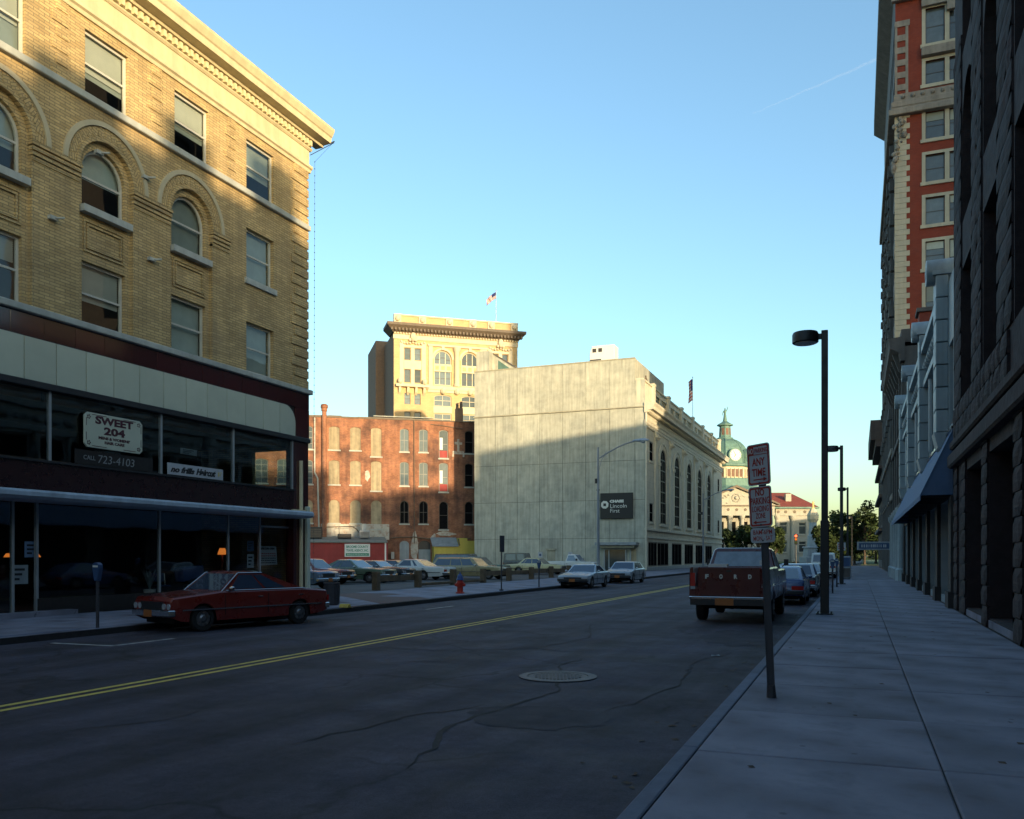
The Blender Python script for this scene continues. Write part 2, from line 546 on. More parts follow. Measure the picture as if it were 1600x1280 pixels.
def win(root, tf, x0, x1, z0, z1, rise=0., y=.14, kind='sash', frame='white_frame', pane='far_glass', t=.07, nx=1, nz=2,
        sill=None, sill_h=.14, blind=0., room=None, name='window'):
    w, h = round(x1 - x0, 3), round(z1 - z0, 3)
    key = (w, h, rise, kind, frame, pane, t, nx, nz)
    if key not in WC:
        fr = Mb()
        A, B = outline(w, h, rise), outline(w, h, rise, t)
        n = len(A)
        for i in range(n):
            j = (i + 1) % n
            fr.add([(A[i][0], 0, A[i][1]), (A[j][0], 0, A[j][1]), (B[j][0], 0, B[j][1]), (B[i][0], 0, B[i][1]),
                    (B[j][0], .07, B[j][1]), (B[i][0], .07, B[i][1])], [(0, 1, 2, 3), (3, 2, 4, 5)])
        for k in range(1, nx):
            fr.box(w * k / nx - t * .4, w * k / nx + t * .4, .012, .055, t, h - t - rise * .15)
        for k in range(1, nz):
            zz = h * k / nz
            fr.box(t, w - t, .005, .06, zz - t * .4, zz + t * .4)
        pm = Mb()
        if kind == 'sash' and not rise:
            pass
        O = outline(w, h, rise, t * .8)
        pm.poly([(p[0], .03, p[1]) for p in O])
        WC[key] = (fr.mesh(name, frame, fix=False), pm.mesh('pane', pane, fix=False))
    fm, pm = WC[key]
    o = put(name, fm, root, tf @ T(x0, y, z0))
    put('pane', pm, o)
    if blind:
        kb = ('blind', w, h, round(blind, 2), rise)
        if kb not in WC:
            q = Mb()
            zt = h - (rise * .3 if rise else .02)
            zb = h * (1 - blind)
            nsl = int((zt - zb) / .055)
            for i in range(nsl):
                zz = zt - i * .055
                q.poly([(t, .10, zz), (w - t, .10, zz), (w - t, .125, zz - .05), (t, .125, zz - .05)])
            WC[kb] = q.mesh('blind', 'blind', fix=False)
        put('blind', WC[kb], o)
    if room:
        kb = ('cur', w, h, rise, room)
        if kb not in WC:
            q = Mb()
            zb = h * (1 - room)
            q.poly([(.02, .16, zb), (w - .02, .16, zb), (w - .02, .16, h - .02), (.02, .16, h - .02)])
            WC[kb] = q.mesh('curtain', 'curtain', fix=False)
        put('curtain', WC[kb], o)
    if sill:
        kb = ('sill', w, sill, sill_h, y)
        if kb not in WC:
            WC[kb] = Mb().box(-.1, w + .1, -y - .09, .0, -sill_h, -.003).mesh('sill', sill)
        put('sill', WC[kb], o)
    return o


def text(body, height, m, parent, mtx, width=None, shear=0., name='lettering', bold=0., ex=.004, spacing=1., align='CENTER'):
    cu = bpy.data.curves.new('t', 'FONT')
    cu.body = body
    cu.size = height / .7
    cu.align_x = align
    cu.shear = shear
    cu.extrude = ex
    cu.offset = bold
    cu.resolution_u = 3
    cu.space_character = spacing
    tmp = bpy.data.objects.new('t', cu)
    me = bpy.data.meshes.new_from_object(tmp)
    bpy.data.objects.remove(tmp)
    xs = [v.co.x for v in me.vertices] or [0, 1]
    if width:
        k = width / max(1e-6, max(xs) - min(xs))
        for v in me.vertices:
            v.co.x *= k
    me.transform(Matrix.Rotation(PI / 2, 4, 'X'))      # text plane -> x,z with -y outward
    me.materials.clear()
    me.materials.append(M_[m])
    return put(name, me, parent, mtx)


# ------------------------------------------------------------------ ground, road, pavements
KR = -1.37            # road edge of the right kerb
KL = -14.75           # road edge of the left kerb


def kl(y):            # left kerb line, set back a little at the near end
    return KL - .85 * min(1, max(0, (19.5 - y) / 3.5))


tag(Mb().add([(-2500, -2500, -.30), (2500, -2500, -.30), (2500, 2500, -.30), (-2500, 2500, -.30)], [(0, 1, 2, 3)]).ob('ground', 'far_ground'), kind='structure')
rd = Mb()
ys = [-80, 0, 10, 14, 15, 16, 17, 18, 19, 20, 40, 80, 141]
for a, b in zip(ys[:-1], ys[1:]):
    rd.poly([(kl(a) - .1, a, -.15), (KR + .1, a, -.15), (KR + .1, b, -.15), (kl(b) - .1, b, -.15)])
rd.poly([(-140, 141, -.15), (60, 141, -.15), (60, 158, -.15), (-140, 158, -.15)])
rd.poly([(KL, 158, -.15), (KR, 158, -.15), (KR + 3, 240, -.15), (KL + 3, 240, -.15)])
tag(rd.ob('road', 'asphalt'), kind='structure')
tag(Mb().add([(-150, 158.2, -.1), (-15.5, 158.2, -.1), (-12, 330, .3), (-150, 330, .3)], [(0, 1, 2, 3)]).ob('lawn', 'grass'), kind='structure')
tag(Mb().add([(0.5, 158.2, -.1), (60, 158.2, -.1), (60, 330, .3), (2, 330, .3)], [(0, 1, 2, 3)]).ob('lawn', 'grass'), kind='structure')
# painted markings
for dx in (-.13, .13):
    q = Mb()
    for a, b in zip([0, 10, 20, 40, 80], [10, 20, 40, 80, 139]):
        q.poly([(-9.07 + dx - .055, a, -.146), (-9.07 + dx + .055, a, -.146), (-9.07 + dx + .055, b, -.146), (-9.07 + dx - .055, b, -.146)])
    tag(q.ob('centre_line', 'line_yellow'), kind='structure')
q = Mb()
q.poly([(-14.9, 12.3, -.146), (-13.3, 12.35, -.146), (-13.3, 12.47, -.146), (-14.9, 12.42, -.146)])
q.poly([(-13.4, 12.5, -.146), (-13.28, 12.5, -.146), (-13.28, 14.0, -.146), (-13.4, 14.0, -.146)])
tag(q.ob('parking_mark', 'line_white'), kind='structure')
tag(Mb().add([(-13.0, 24.6, -.146), (-12.9, 24.6, -.146), (-12.9, 26.6, -.146), (-13.0, 26.6, -.146)], [(0, 1, 2, 3)]).ob('parking_mark', 'line_white'), kind='structure')


def blob(cx, cy, rx, ry, z, n=44, seed=1, jag=.34):
    r = random.Random(seed)
    pts, k = [], 1.
    for i in range(n):
        k = .6 * k + .4 * (1 + r.uniform(-jag, jag))
        a = 2 * PI * i / n
        pts.append((cx + rx * k * math.cos(a), cy + ry * k * math.sin(a), z))
    return pts


# repaired patches and long tar seams in the roadway
for i, (cx, cy, rx, ry) in enumerate([(-3.2, 8.7, .8, .6), (-2.3, 18.9, .75, 1.9)]):
    tag(Mb().poly(blob(cx, cy, rx, ry, -.1465 + i * .0006, seed=i + 3)).ob('road_patch', 'patch_asphalt'), kind='structure')


def seam(pts, w, seed):
    r = random.Random(seed)
    P = []
    for (ax, ay), (bx, by) in zip(pts[:-1], pts[1:]):
        n = max(2, int(math.hypot(bx - ax, by - ay) / .22))
        for k in range(n):
            t = k / n
            P.append((ax + (bx - ax) * t + r.uniform(-.05, .05), ay + (by - ay) * t + r.uniform(-.05, .05)))
    L, Rr = [], []
    for i, p in enumerate(P):
        a, b = P[max(0, i - 1)], P[min(len(P) - 1, i + 1)]
        dx, dy = b[0] - a[0], b[1] - a[1]
        l = math.hypot(dx, dy) or 1
        ww = w * r.uniform(.35, 1.15) * min(1, .2 + min(i, len(P) - 1 - i) / 4)
        L.append((p[0] - dy / l * ww, p[1] + dx / l * ww, -.1445))
        Rr.append((p[0] + dy / l * ww, p[1] - dx / l * ww, -.1445))
    mb = Mb()
    for i in range(len(P) - 1):
        mb.poly([L[i], Rr[i], Rr[i + 1], L[i + 1]])
    tag(mb.ob('tar_seam', 'joint_dirt', fix=False), kind='structure')


for i, (p, w) in enumerate([([(-8.9, 14.2), (-7.2, 14.0), (-5.6, 15.0), (-4.2, 14.6)], .022), ([(-7.3, 11.8), (-6.6, 12.6), (-5.4, 12.5)], .016),
                            ([(-11.4, 14.8), (-9.6, 14.4), (-8.9, 14.2)], .015), ([(-5.6, 15.0), (-5.3, 17.5), (-6.2, 20.5), (-5.9, 26)], .02),
                            ([(-3.4, 6.2), (-3.9, 8.0), (-3.6, 10.4), (-4.4, 12.9), (-4.2, 14.6)], .03), ([(-4.9, 6.4), (-4.5, 8.2), (-3.9, 9.4)], .016),
                            ([(-7.4, 6.0), (-6.8, 7.0), (-6.9, 8.0)], .014), ([(-5.3, 17.5), (-3.4, 18.2), (-1.9, 17.6)], .018),
                            ([(-2.6, 9.2), (-2.2, 11.5), (-2.5, 14.0), (-2.0, 16.0)], .016), ([(-13.0, 17.0), (-11.2, 18.5), (-10.4, 21.5), (-9.2, 22.6)], .014)]):
    seam(p, w, i)

# right pavement: base, kerb stones, slabs
tag(box('pavement', 'joint_dirt', None, -1.23, 2.72, -80, 140, -.28, -.018), kind='structure')
rp = bpy.data.objects['pavement']
SL = {}


def slab(parent, x0, x1, y0, y1, m='slab_concrete', name='slab', g=.007, top=0., bot=-.05):
    k = (round(x1 - x0, 3), round(y1 - y0, 3), m, g)
    if k not in SL:
        w, l = k[0], k[1]
        b, c = .012, g
        mb = Mb()
        mb.add([(c, c, bot), (w - c, c, bot), (w - c, l - c, bot), (c, l - c, bot), (c, c, -b * .6), (w - c, c, -b * .6), (w - c, l - c, -b * .6), (c, l - c, -b * .6),
                (c + b, c + b, 0), (w - c - b, c + b, 0), (w - c - b, l - c - b, 0), (c + b, l - c - b, 0)],
               [(0, 1, 5, 4), (1, 2, 6, 5), (2, 3, 7, 6), (3, 0, 4, 7), (4, 5, 9, 8), (5, 6, 10, 9), (6, 7, 11, 10), (7, 4, 8, 11), (8, 9, 10, 11)])
        SL[k] = mb.mesh(name, m, fix=False)
    o = put(name, SL[k], parent, T(x0, y0, top + RND.uniform(-.004, .004)))
    return o


y = -.95
while y < 60:
    slab(rp, -1.23, .59, y, y + 2.01)
    slab(rp, .59, 2.66, y, y + 2.01)
    y += 2.01
tag(box('slab', 'slab_concrete', rp, -1.225, 2.66, y + .006, 139.9, -.05, 0), kind='stuff')
tag(box('slab', 'slab_concrete', rp, -1.225, 2.66, -79, -.956, -.05, 0), kind='stuff')
tag(box('kerb', 'joint_dirt', None, KR + .012, -1.236, -80, 140, -.29, -.012), kind='structure')
rk = bpy.data.objects['kerb']
y = 0.
while y < 36:
    slab(rk, KR, -1.229, y, y + 2.4, 'kerb_stone', 'kerb_stone', .005, .004, -.16)
    y += 2.4
tag(box('kerb_stone', 'kerb_stone', rk, KR, -1.229, y + .005, 140, -.16, .004), kind='stuff')
tag(box('kerb_stone', 'kerb_stone', rk, KR, -1.236, -80, -.005, -.16, .004), kind='stuff')

# left pavement
lp = tag(Mb().ext([(-20.0, -60), (-15.46, -60), (-15.46, 15.9), (-14.62, 19.4), (-14.62, 140.5), (-20.0, 140.5)], -.28, -.018, 'z').ob('pavement', 'joint_dirt'), kind='structure')
lk = Mb()
for a, b in zip([-60, 15.95, 19.5, 21.6], [15.95, 19.5, 21.6, 24.6]):
    z1 = .004 if b < 24 else -.06
    lk.add([(kl(a), a, -.2), (kl(a) - .14, a, -.2), (kl(b) - .14, b, -.2), (kl(b), b, -.2), (kl(a), a, .004), (kl(a) - .14, a, .004), (kl(b) - .14, b, z1), (kl(b), b, z1)],
           [(0, 4, 7, 3), (4, 5, 6, 7), (1, 2, 6, 5), (0, 1, 5, 4), (3, 7, 6, 2)])
lk.add([(KL, 24.6, -.2), (KL - .14, 24.6, -.2), (KL - .14, 28.6, -.2), (KL, 28.6, -.2), (KL, 24.6, -.11), (KL - .14, 24.6, -.02), (KL - .14, 28.6, -.02), (KL, 28.6, -.11)],
       [(0, 4, 7, 3), (4, 5, 6, 7)])
lk.add([(KL, 28.6, -.2), (KL - .14, 28.6, -.2), (KL - .14, 29.6, -.2), (KL, 29.6, -.2), (KL, 28.6, -.11), (KL - .14, 28.6, -.02), (KL - .14, 29.6, .004), (KL, 29.6, .004)],
       [(0, 4, 7, 3), (4, 5, 6, 7)])
lk.box(KL - .14, KL, 29.6, 140, -.2, .004)
tag(lk.ob('kerb', 'kerb_stone'), kind='structure')
y = 5.
while y < 66:
    x0 = -15.46 if y < 17.4 else -14.9
    if not (24.3 < y + 1 < 29.5):
        slab(lp, -17.4, x0, y, y + 2.2)
    if not (27.3 < y + 1 < 31.5):
        slab(lp, -19.98, -17.4, y, y + 2.2)
    y += 2.2
tag(box('slab', 'slab_concrete', lp, -19.98, -14.9, y, 140, -.05, 0), kind='stuff')
tag(Mb().poly([(-20.0, 29.8, -.003), (-14.75, 24.8, -.012), (-14.75, 28.4, -.012), (-20.0, 33.2, -.003)]).ob('driveway_apron', 'red_paving'), kind='structure')
tag(Mb().poly([(-20.0, 27.2, -.010), (-14.8, 24.3, -.013), (-14.8, 29.5, -.013), (-20.0, 33.4, -.010)]).ob('driveway', 'slab_concrete'), kind='structure')
tag(Mb().ext([(-75, 20), (-20.02, 20), (-20.02, 140), (-75, 140)], -.25, -.006, 'z').ob('parking_lot', 'lot_asphalt'), kind='structure')

# ------------------------------------------------------------------ left building (buff brick, shops below)
I4 = Matrix.Identity(4)
LB = thing('brick_building', 'four-storey buff brick building with arched windows above a maroon and cream shop front', 'building', (-20, 9, 0), PI / 2)
LW, LD = 19.05, 16.
CX = [-.7 + 3.37 * k for k in range(6)]            # window axes (local x)
CX = [c for c in CX if c > .8]                      # 2.67 .. 16.15
CX[-1] = 16.2
back, front = [], []
R2, R3, R4 = (8.12, 9.88), (11.4, 13.2), (14.55, 16.32)
for c in CX:
    w = .76
    last = c > 15.5
    back += [(c - w, c + w, *R2), (c - w, c + w, R3[0], R3[1], 0 if last else .76)]
    if last:
        front += [(c - w, c + w, *R2), (c - w, c + w, *R3)]
    else:
        front += [(c - .95, c + .95, 8.04, 13.42, .95)]
    front += [(c - w, c + w, *R4)]
wl = Mb()
wall(wl, 0, LW, 8.0, 16.75, front, 0, .13)
wl2 = Mb()
wall(wl2, .01, LW - .01, 8.0, 14.4, back, .13, .22)
wl.add(wl2.v, wl2.f)
wl.box(.0, LW, LD - .2, LD, 0, 18.0)
wl.poly([(0, 0, 0), (0, LD, 0), (0, LD, 18), (0, 0, 18)])
LB_wall = Mb()
LB_wall.add(wl.v[:], wl.f[:])
LB_wall.ob('wall', 'buff_brick', LB, fix=False)
# north flank with a shop window opening on the upper shop floor
fl = Mb(T(LW, 0, 0) @ RZ(PI / 2))
wall(fl, 0, LD, 0, 18.0, [(.75, 2.5, 4.35, 5.75)], 0, .2)
fl.ob('side_wall', 'buff_brick', LB, fix=False)
box('roof', 'tar_roof', LB, .05, LW - .05, .3, LD - .2, 17.7, 17.95)
for z, nm in ((4.02, 'floor'), (6.05, 'floor'), (8.0, 'floor')):
    box(nm, 'shop_dark', LB, .05, LW - .05, .42, LD - .3, z - .1, z)
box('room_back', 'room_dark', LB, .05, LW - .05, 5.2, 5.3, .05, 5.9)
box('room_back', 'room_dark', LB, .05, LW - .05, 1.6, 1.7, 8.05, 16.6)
# windows
for i, c in enumerate(CX):
    last = c > 15.5
    w = .76
    bl = [.0, .45, .0, .5, .0][i % 5]
    win(LB, I4, c - w, c + w, *R2, y=.25 if not last else .15, pane='glass', blind=[0, .4, .62, 0, 0][i], room=[.9, 0, 0, .98, .96][i], nz=2, t=.075)
    win(LB, I4, c - w, c + w, *R3, rise=0 if last else .76, y=.25 if not last else .15, pane='glass', room=[.6, .6, .5, .9, .92][i], nz=2, t=.075,
        sill='sill_stone', sill_h=.2)
    win(LB, I4, c - w, c + w, *R4, y=.10, pane='glass', blind=[.5, .6, .62, .55, 0][i], room=[0, .9, .68, .62, .62][i], nz=2, t=.075)
    if not last:
        # giant arch mouldings, spandrel panel
        for r0, r1, y0 in ((1.36, 1.50, -.06), (.95, 1.06, -.035)):
            q = Mb()
            for k in range(24):
                a, b = PI * k / 24, PI * (k + 1) / 24
                pts = [(c - r * math.cos(t), yy, 12.47 + r * math.sin(t)) for yy in (y0, .02) for r, t in ((r0, a), (r1, a), (r1, b), (r0, b))]
                q.add(pts, [(0, 1, 2, 3), (1, 5, 6, 2), (0, 3, 7, 4)])
            q.ob('arch_moulding', 'buff_stone' if r0 > 1.2 else 'buff_brick', LB, smooth=True)
        vs = []
        for k in range(17):
            a = PI * (k + .5) / 17
            vs.append(T(c - 1.21 * math.cos(a), 0, 12.47 + 1.21 * math.sin(a)) @ Matrix.Rotation(-(PI / 2 - a) * -1, 4, 'Y'))
        if 'vous' not in WC:
            WC['vous'] = Mb().box(-.085, .085, -.015, .01, -.14, .14).mesh('voussoir', 'buff_brick')
        for m_ in vs:
            put('voussoir', WC['vous'], LB, m_)
        for z0, z1, ins in ((10.15, 11.05, 0), (10.25, 10.95, .1)):
            q = Mb()
            for a, b, cc, d in ((-.72 + ins, .72 - ins, z0, z0 + .06), (-.72 + ins, .72 - ins, z1 - .06, z1), (-.72 + ins, -.66 + ins, z0 + .06, z1 - .06), (.66 - ins, .72 - ins, z0 + .06, z1 - .06)):
                q.box(c + a, c + b, .13 - .04 - ins * .1, .135, cc, d)
            q.ob('panel_moulding', 'buff_brick', LB)
# banded capitals between the arches
xs = [c for c in CX if c < 15.5]
for c in [xs[0] - 1.685] + [(a + b) / 2 for a, b in zip(xs[:-1], xs[1:])] + [xs[-1] + 1.35]:
    hw = .74 if c < xs[-1] else .40
    for k in range(4):
        box('capital_band', 'buff_brick', LB, c - hw - .012 * k, c + hw + .012 * k, -.03 - .022 * k, .12, 11.95 + .13 * k, 12.04 + .13 * k)
# iron lamp brackets left on the brickwork
for x, z in ((7.55, 10.62), (11.0, 10.62), (9.05, 13.02), (10.75, 13.02)):
    Mb().box(x - .1, x + .14, -.12, .0, z - .05, z + .05).cyl((x + .05, -.1, z), (x + .2, -.28, z + .03), .03, n=6).ob('wall_bracket', 'sill_stone', LB)
# quoins at the corner and on the top storey
for k in range(16):
    w = 1.06 if k % 2 == 0 else .88
    box('quoin', 'buff_brick', LB, LW - w, LW + .035, -.045, .0, 8.12 + k * .39, 8.12 + k * .39 + .30, bevel=.012)
for k in range(6):
    w = 1.06 if k % 2 == 0 else .88
    box('quoin', 'buff_brick', LB, LW - w, LW + .035, -.045, .0, 14.5 + k * .37, 14.5 + k * .37 + .29, bevel=.012)
for a, b in zip(CX[:-1], CX[1:]):
    for k in range(6):
        w = .50 if k % 2 == 0 else .36
        box('quoin', 'buff_brick', LB, (a + b) / 2 - w + .35, (a + b) / 2 + .35 + .02, -.03, .0, 14.5 + k * .37, 14.5 + k * .37 + .30, bevel=.01)
# sill course, ledge, entablature
box('sill_course', 'sill_stone', LB, -.05, LW + .06, -.14, .1, 14.30, 14.50, bevel=.02)
box('stone_ledge', 'sill_stone', LB, -.05, LW + .08, -.22, .1, 7.88, 8.06, bevel=.02)
Mb().ext([(.05, 16.62), (-.06, 16.62), (-.09, 16.72), (-.16, 16.76), (-.16, 16.86), (.05, 16.86)], -.1, LW + .14, 'x').ob('architrave', 'cream_trim', LB)
box('frieze', 'cream_trim', LB, -.05, LW + .05, -.05, .05, 16.86, 17.46)
Mb().ext([(.05, 17.46), (-.08, 17.46), (-.14, 17.52), (-.14, 17.56), (.05, 17.56)], -.1, LW + .14, 'x').ob('bed_moulding', 'cream_trim', LB)
box('dentil_back', 'cream_trim', LB, -.05, LW + .1, -.11, .05, 17.56, 17.80)
dm = Mb().box(0, .115, -.25, -.11, 0, .2).mesh('dentil', 'cream_trim')
for k in range(83):
    put('dentil', dm, LB, T(.05 + k * .23, 0, 17.58))
CPf = [(.05, 17.80), (-.30, 17.80), (-.34, 17.88), (-.68, 17.90), (-.70, 18.10), (-.75, 18.14), (-.84, 18.32), (-.85, 18.42), (.05, 18.50)]
cp = Mb()
cp.add([(-.3, p[0], p[1]) for p in CPf] + [(LW + .62, p[0], p[1]) for p in CPf],
       [tuple(range(9))[::-1], tuple(range(9, 18))] + [(i, (i + 1) % 9, 9 + (i + 1) % 9, 9 + i) for i in range(9)])
cp.ob('cornice', 'cream_trim', LB)
Mb().tube([(LW + .58, -.7, 17.9), (LW + .95, -.6, 18.15)], .025, 6).tube([(LW + .05, -.1, 17.3), (LW + .95, -.6, 18.1)], .015, 6).ob('cornice_bracket', 'dark_metal', LB)
# maroon and cream enamel fascia: every panel on its own
box('fascia_back', 'shop_dark', LB, 0, LW, -.04, .3, 6.02, 7.9)
x = LW
k = 0
while x > .05:
    x0 = max(0, x - .98)
    Mb().box(x0 + .006, x - .006, -.085, -.04, 7.285, 7.87).ob('maroon_panel', 'maroon', LB, bevel=.006)
    x = x0
e = 18.15
Mb().ext([(e + .006, 6.16)] + [(LW, 6.16), (LW, 7.278), (e + .006, 7.278)], -.085, -.04, 'y').ob('maroon_panel', 'maroon', LB, bevel=.006)
x = e
for k in range(19):
    x0 = max(0, x - .955)
    if k == 0:
        pts = [(x0 + .012, 6.16), (x - .012, 6.16)] + [(x - .65 + .65 * math.cos(a), 6.62 + .65 * math.sin(a)) for a in [i * PI / 16 for i in range(9)]] + [(x0 + .012, 7.27)]
        q = Mb().ext(pts, -.105, -.04, 'y')
        x0_ = x0
    else:
        q = Mb().box(x0 + .012, x - .012, -.105, -.04, 6.16, 7.27)
    q.ob('cream_panel', 'cream_enamel', LB, bevel=.006)
    x = x0
    if x < .1:
        break
box('fascia_rail', 'dark_metal', LB, 0, LW, -.16, .3, 5.98, 6.15, bevel=.015)
# upper shop windows
for x in [.04, 7.51, 11.44, 14.74, 18.06]:
    box('mullion', 'galv_metal', LB, x - .035, x + .035, -.04, .06, 4.125, 5.975)
for a, b in ((0, 7.51), (7.51, 11.44), (11.44, 14.74), (14.74, 18.1)):
    Mb().box(a + .04, b - .04, .0, .012, 4.12, 5.98).ob('window_pane', 'shop_glass', LB)
    box('window_head', 'shop_wood', LB, a + .05, b - .05, .25, .33, 5.72, 5.97)
    box('window_board', 'shop_wood', LB, a + .05, b - .05, .05, .5, 4.02, 4.16 if a < 9 else 4.10)
box('corner_pier', 'maroon', LB, 18.1, LW, -.04, .3, 0.0, 5.98)
Mb(T(LW, 0, 0) @ RZ(PI / 2)).box(.75, 2.5, .08, .09, 4.35, 5.75).ob('window_pane', 'glass', LB)
box('lower_fascia', 'lower_maroon', LB, 0, 18.1, -.05, .3, 3.3, 4.095)
box('window_sill', 'dark_metal', LB, 0, 18.1, -.12, .3, 4.06, 4.12)
# canopy
Mb().ext([(.3, 3.30), (-.75, 3.26), (-.80, 3.20), (-.80, 3.10), (-.70, 3.02), (.3, 3.0)], 0, 18.35, 'x').ob('canopy', 'canopy_metal', LB)
box('canopy_end', 'cream_trim', LB, 17.95, 18.75, -.16, -.055, 3.02, 3.36)
# lower shop front
q = Mb()
for x in (3.2, 6.6, 7.3, 11.6, 14.74, 16.43):
    q.box(x - .035, x + .035, .18, .27, .12, 3.0)
q.box(16.43, 18.1, .18, .26, 2.63, 2.70)
q.ob('shop_frame', 'galv_metal', LB)
Mb().box(0, 18.1, .16, .3, .0, .12).box(7.3, 18.1, .165, .3, .12, .45).ob('bulkhead', 'shop_dark', LB)
for a, b, z in ((0, 3.2, .12), (3.2, 6.6, .12), (7.3, 11.6, .45), (11.6, 14.74, .45), (14.74, 16.43, .45), (16.43, 18.1, .45)):
    Mb().box(a + .04, b - .04, .21, .22, z, 2.98).ob('shop_pane', 'shop_glass', LB)
box('doorstep', 'slab_concrete', LB, 2.0, 8.2, -.25, .16, 0.002, .13)
box('shop_floor', 'shop_dark', LB, .05, LW - .05, .3, 5.1, -.1, .15)
Mb().cyl((18.5, -.10, .05), (18.5, -.10, 5.25), .075, n=10).ob('downpipe', 'cream_trim', LB, smooth=True)
Mb().box(18.78, 18.98, -.20, -.05, .02, 3.5).ob('pale_post', 'cream_enamel', LB, bevel=.02)
# hanging string of bulbs at the corner
q = Mb()
q.tube([(LW + .93, -.58, 18.1), (LW + .42, -.05, 17.2), (LW + .38, -.02, .5)], .005, 5)
ln = q.ob('hanging_wire', 'dark_metal', LB)
bm_ = Mb()
for k in range(60):
    t = k / 60
    bm_.ball((LW + .42 - .04 * t, -.05 + .03 * t, 17.2 - 16.6 * t), .022, 5)
bm_.ob('wire_beads', 'dark_metal', ln)

# signs and things in the shop windows
S = thing('shop_sign', 'cream rectangular sign with dark art-deco lettering hung in the upper shop window', 'sign', (-19.88, 17.5, 4.62), PI / 2)
Mb().ext([(.1, 0), (1.97, 0), (2.07, .1), (2.07, .88), (1.97, .98), (.1, .98), (0, .88), (0, .1)], -.03, .03, 'y').ob('panel', 'cream_enamel', S, bevel=.01)
q = Mb()
for a, b, c, d in ((.25, .75, .92, .935), (1.35, 1.8, .92, .935), (.25, .75, .045, .06), (1.35, 1.8, .045, .06), (.05, .065, .2, .42), (.05, .065, .6, .82), (2.0, 2.015, .2, .42), (2.0, 2.015, .6, .82)):
    q.box(a, b, -.036, -.031, c, d)
for cx, cz in ((.14, .85), (1.92, .85), (.14, .13), (1.92, .13)):
    for k in range(5):
        a = 2 * PI * k / 5
        q.cyl((cx + .045 * math.cos(a), -.037, cz + .045 * math.sin(a)), (cx + .045 * math.cos(a), -.031, cz + .045 * math.sin(a)), .022, n=6)
q.ob('ornament', 'letter_maroon', S)
text('SWEET', .2, 'letter_maroon', S, T(1.03, -.033, .70), 1.35, bold=.012)
text('204', .2, 'letter_maroon', S, T(1.03, -.033, .42), .75, bold=.012)
text("MENS & WOMENS'", .075, 'letter_maroon', S, T(1.03, -.033, .27), 1.12, bold=.004)
text('HAIR CARE', .075, 'letter_maroon', S, T(1.03, -.033, .15), .7, bold=.004)
S = thing('shop_sign', 'pale blue painted telephone number lettered along the bottom of the upper shop window', 'sign', (-19.9, 17.45, 4.2), PI / 2)
box('panel', 'shop_dark', S, -.2, 2.6, .03, .05, -.06, .34)
text('CALL', .12, 'faded_letter', S, T(.28, .028, .08), .40)
text('723-4103', .23, 'faded_letter', S, T(1.22, .028, .02), 1.3, shear=.12, bold=-.002)
S = thing('shop_sign', 'long white card with black script lettering in the upper shop window', 'sign', (-19.9, 20.65, 4.14), PI / 2)
box('panel', 'sign_white', S, 0, 2.5, .02, .045, 0, .36)
text('no frills', .17, 'letter_black', S, T(.62, .017, .09), 1.05, shear=.35, bold=.012)
text('Haircut', .19, 'letter_black', S, T(1.66, .017, .09), .92, shear=.35, bold=.014)
text('$7', .14, 'line_yellow', S, T(2.32, .017, .12), .2, shear=.2)
S = thing('window_notice', 'white notice with rows of small print hung in the corner shop window', 'sign', (-20.12, 25.55, 1.22), PI / 2)
Mb().ext([(0, 0), (1.15, .04), (1.08, .72), (.02, .72)], .28, .30, 'y').ob('panel', 'sign_white', S)
text('WRECKER OPEN', .07, 'letter_black', S, T(.55, .277, .60), .85, bold=.004)
q, q2 = Mb(), Mb()
for k in range(5):
    r = random.Random(k)
    x = .08
    while x < 1.0:
        w = r.uniform(.05, .13)
        (q2 if k < 2 else q).box(x, min(x + w, 1.04), .274, .279, .43 - k * .085, .465 - k * .085)
        x += w + .03
q.ob('print', 'letter_black', S)
q2.ob('print', 'sign_red', S)
for i, (yy, z, w, h, m, lab) in enumerate([(24.9, 1.75, .36, .38, 'sign_blue', 'small blue sticker poster on the glass left of the big notice'), (24.9, 1.15, .36, .5, 'sign_white', 'white leaf-shaped poster under the blue sticker in the shop window'),
                                           (16.05, 1.55, .42, .42, 'paint_sky', 'small blue poster on the dark shop door'), (15.65, .85, .5, .5, 'terra_grey', 'grey printed poster low beside the dark shop door'),
                                           (22.0, 4.95, .75, .2, 'terra_grey', 'grey strip poster inside the upper shop window')]):
    S = thing('window_poster', lab, 'poster', (-20.18, yy, z), PI / 2)
    yo = .16 if z < 4 else .5
    box('sheet', m, S, 0, w, yo, yo + .01, 0, h)
    q = Mb()
    for j in range(3):
        q.box(w * .15, w * (.8 - .15 * j), yo - .006, yo - .002, h * (.7 - .25 * j), h * (.82 - .25 * j))
    q.ob('print', 'letter_black', S)
S = thing('table_lamp', 'lit table lamp with an orange shade glowing inside the lower shop', 'lamp', (-21.2, 24.6, .15), 0)
Mb().lathe(0, 0, [(.13, 0), (.12, .03), (.03, .06), (.03, 1.5)], 10).ob('stand', 'shop_wood', S)
Mb().lathe(0, 0, [(.17, 1.48), (.10, 1.71), (.095, 1.71), (.16, 1.48)], 14).ob('lamp_shade', 'lamp_glow', S, smooth=True)
for yy, xx, lab in ((17.0, -22.2, 'left of two small amber lamps glowing deep inside the dark shop doorway'), (17.9, -22.2, 'right of two small amber lamps glowing deep inside the dark shop doorway')):
    S = thing('pendant_lamp', lab, 'lamp', (xx, yy, 1.6), 0, 'amber lamps inside the shop doorway')
    Mb().cyl((0, 0, .1), (0, 0, 1.25), .01, n=5).ob('cord', 'dark_metal', S)
    Mb().lathe(0, 0, [(.12, -.05), (.06, .05), (.02, .06)], 10).ob('lamp_shade', 'lamp_glow', S, smooth=True)
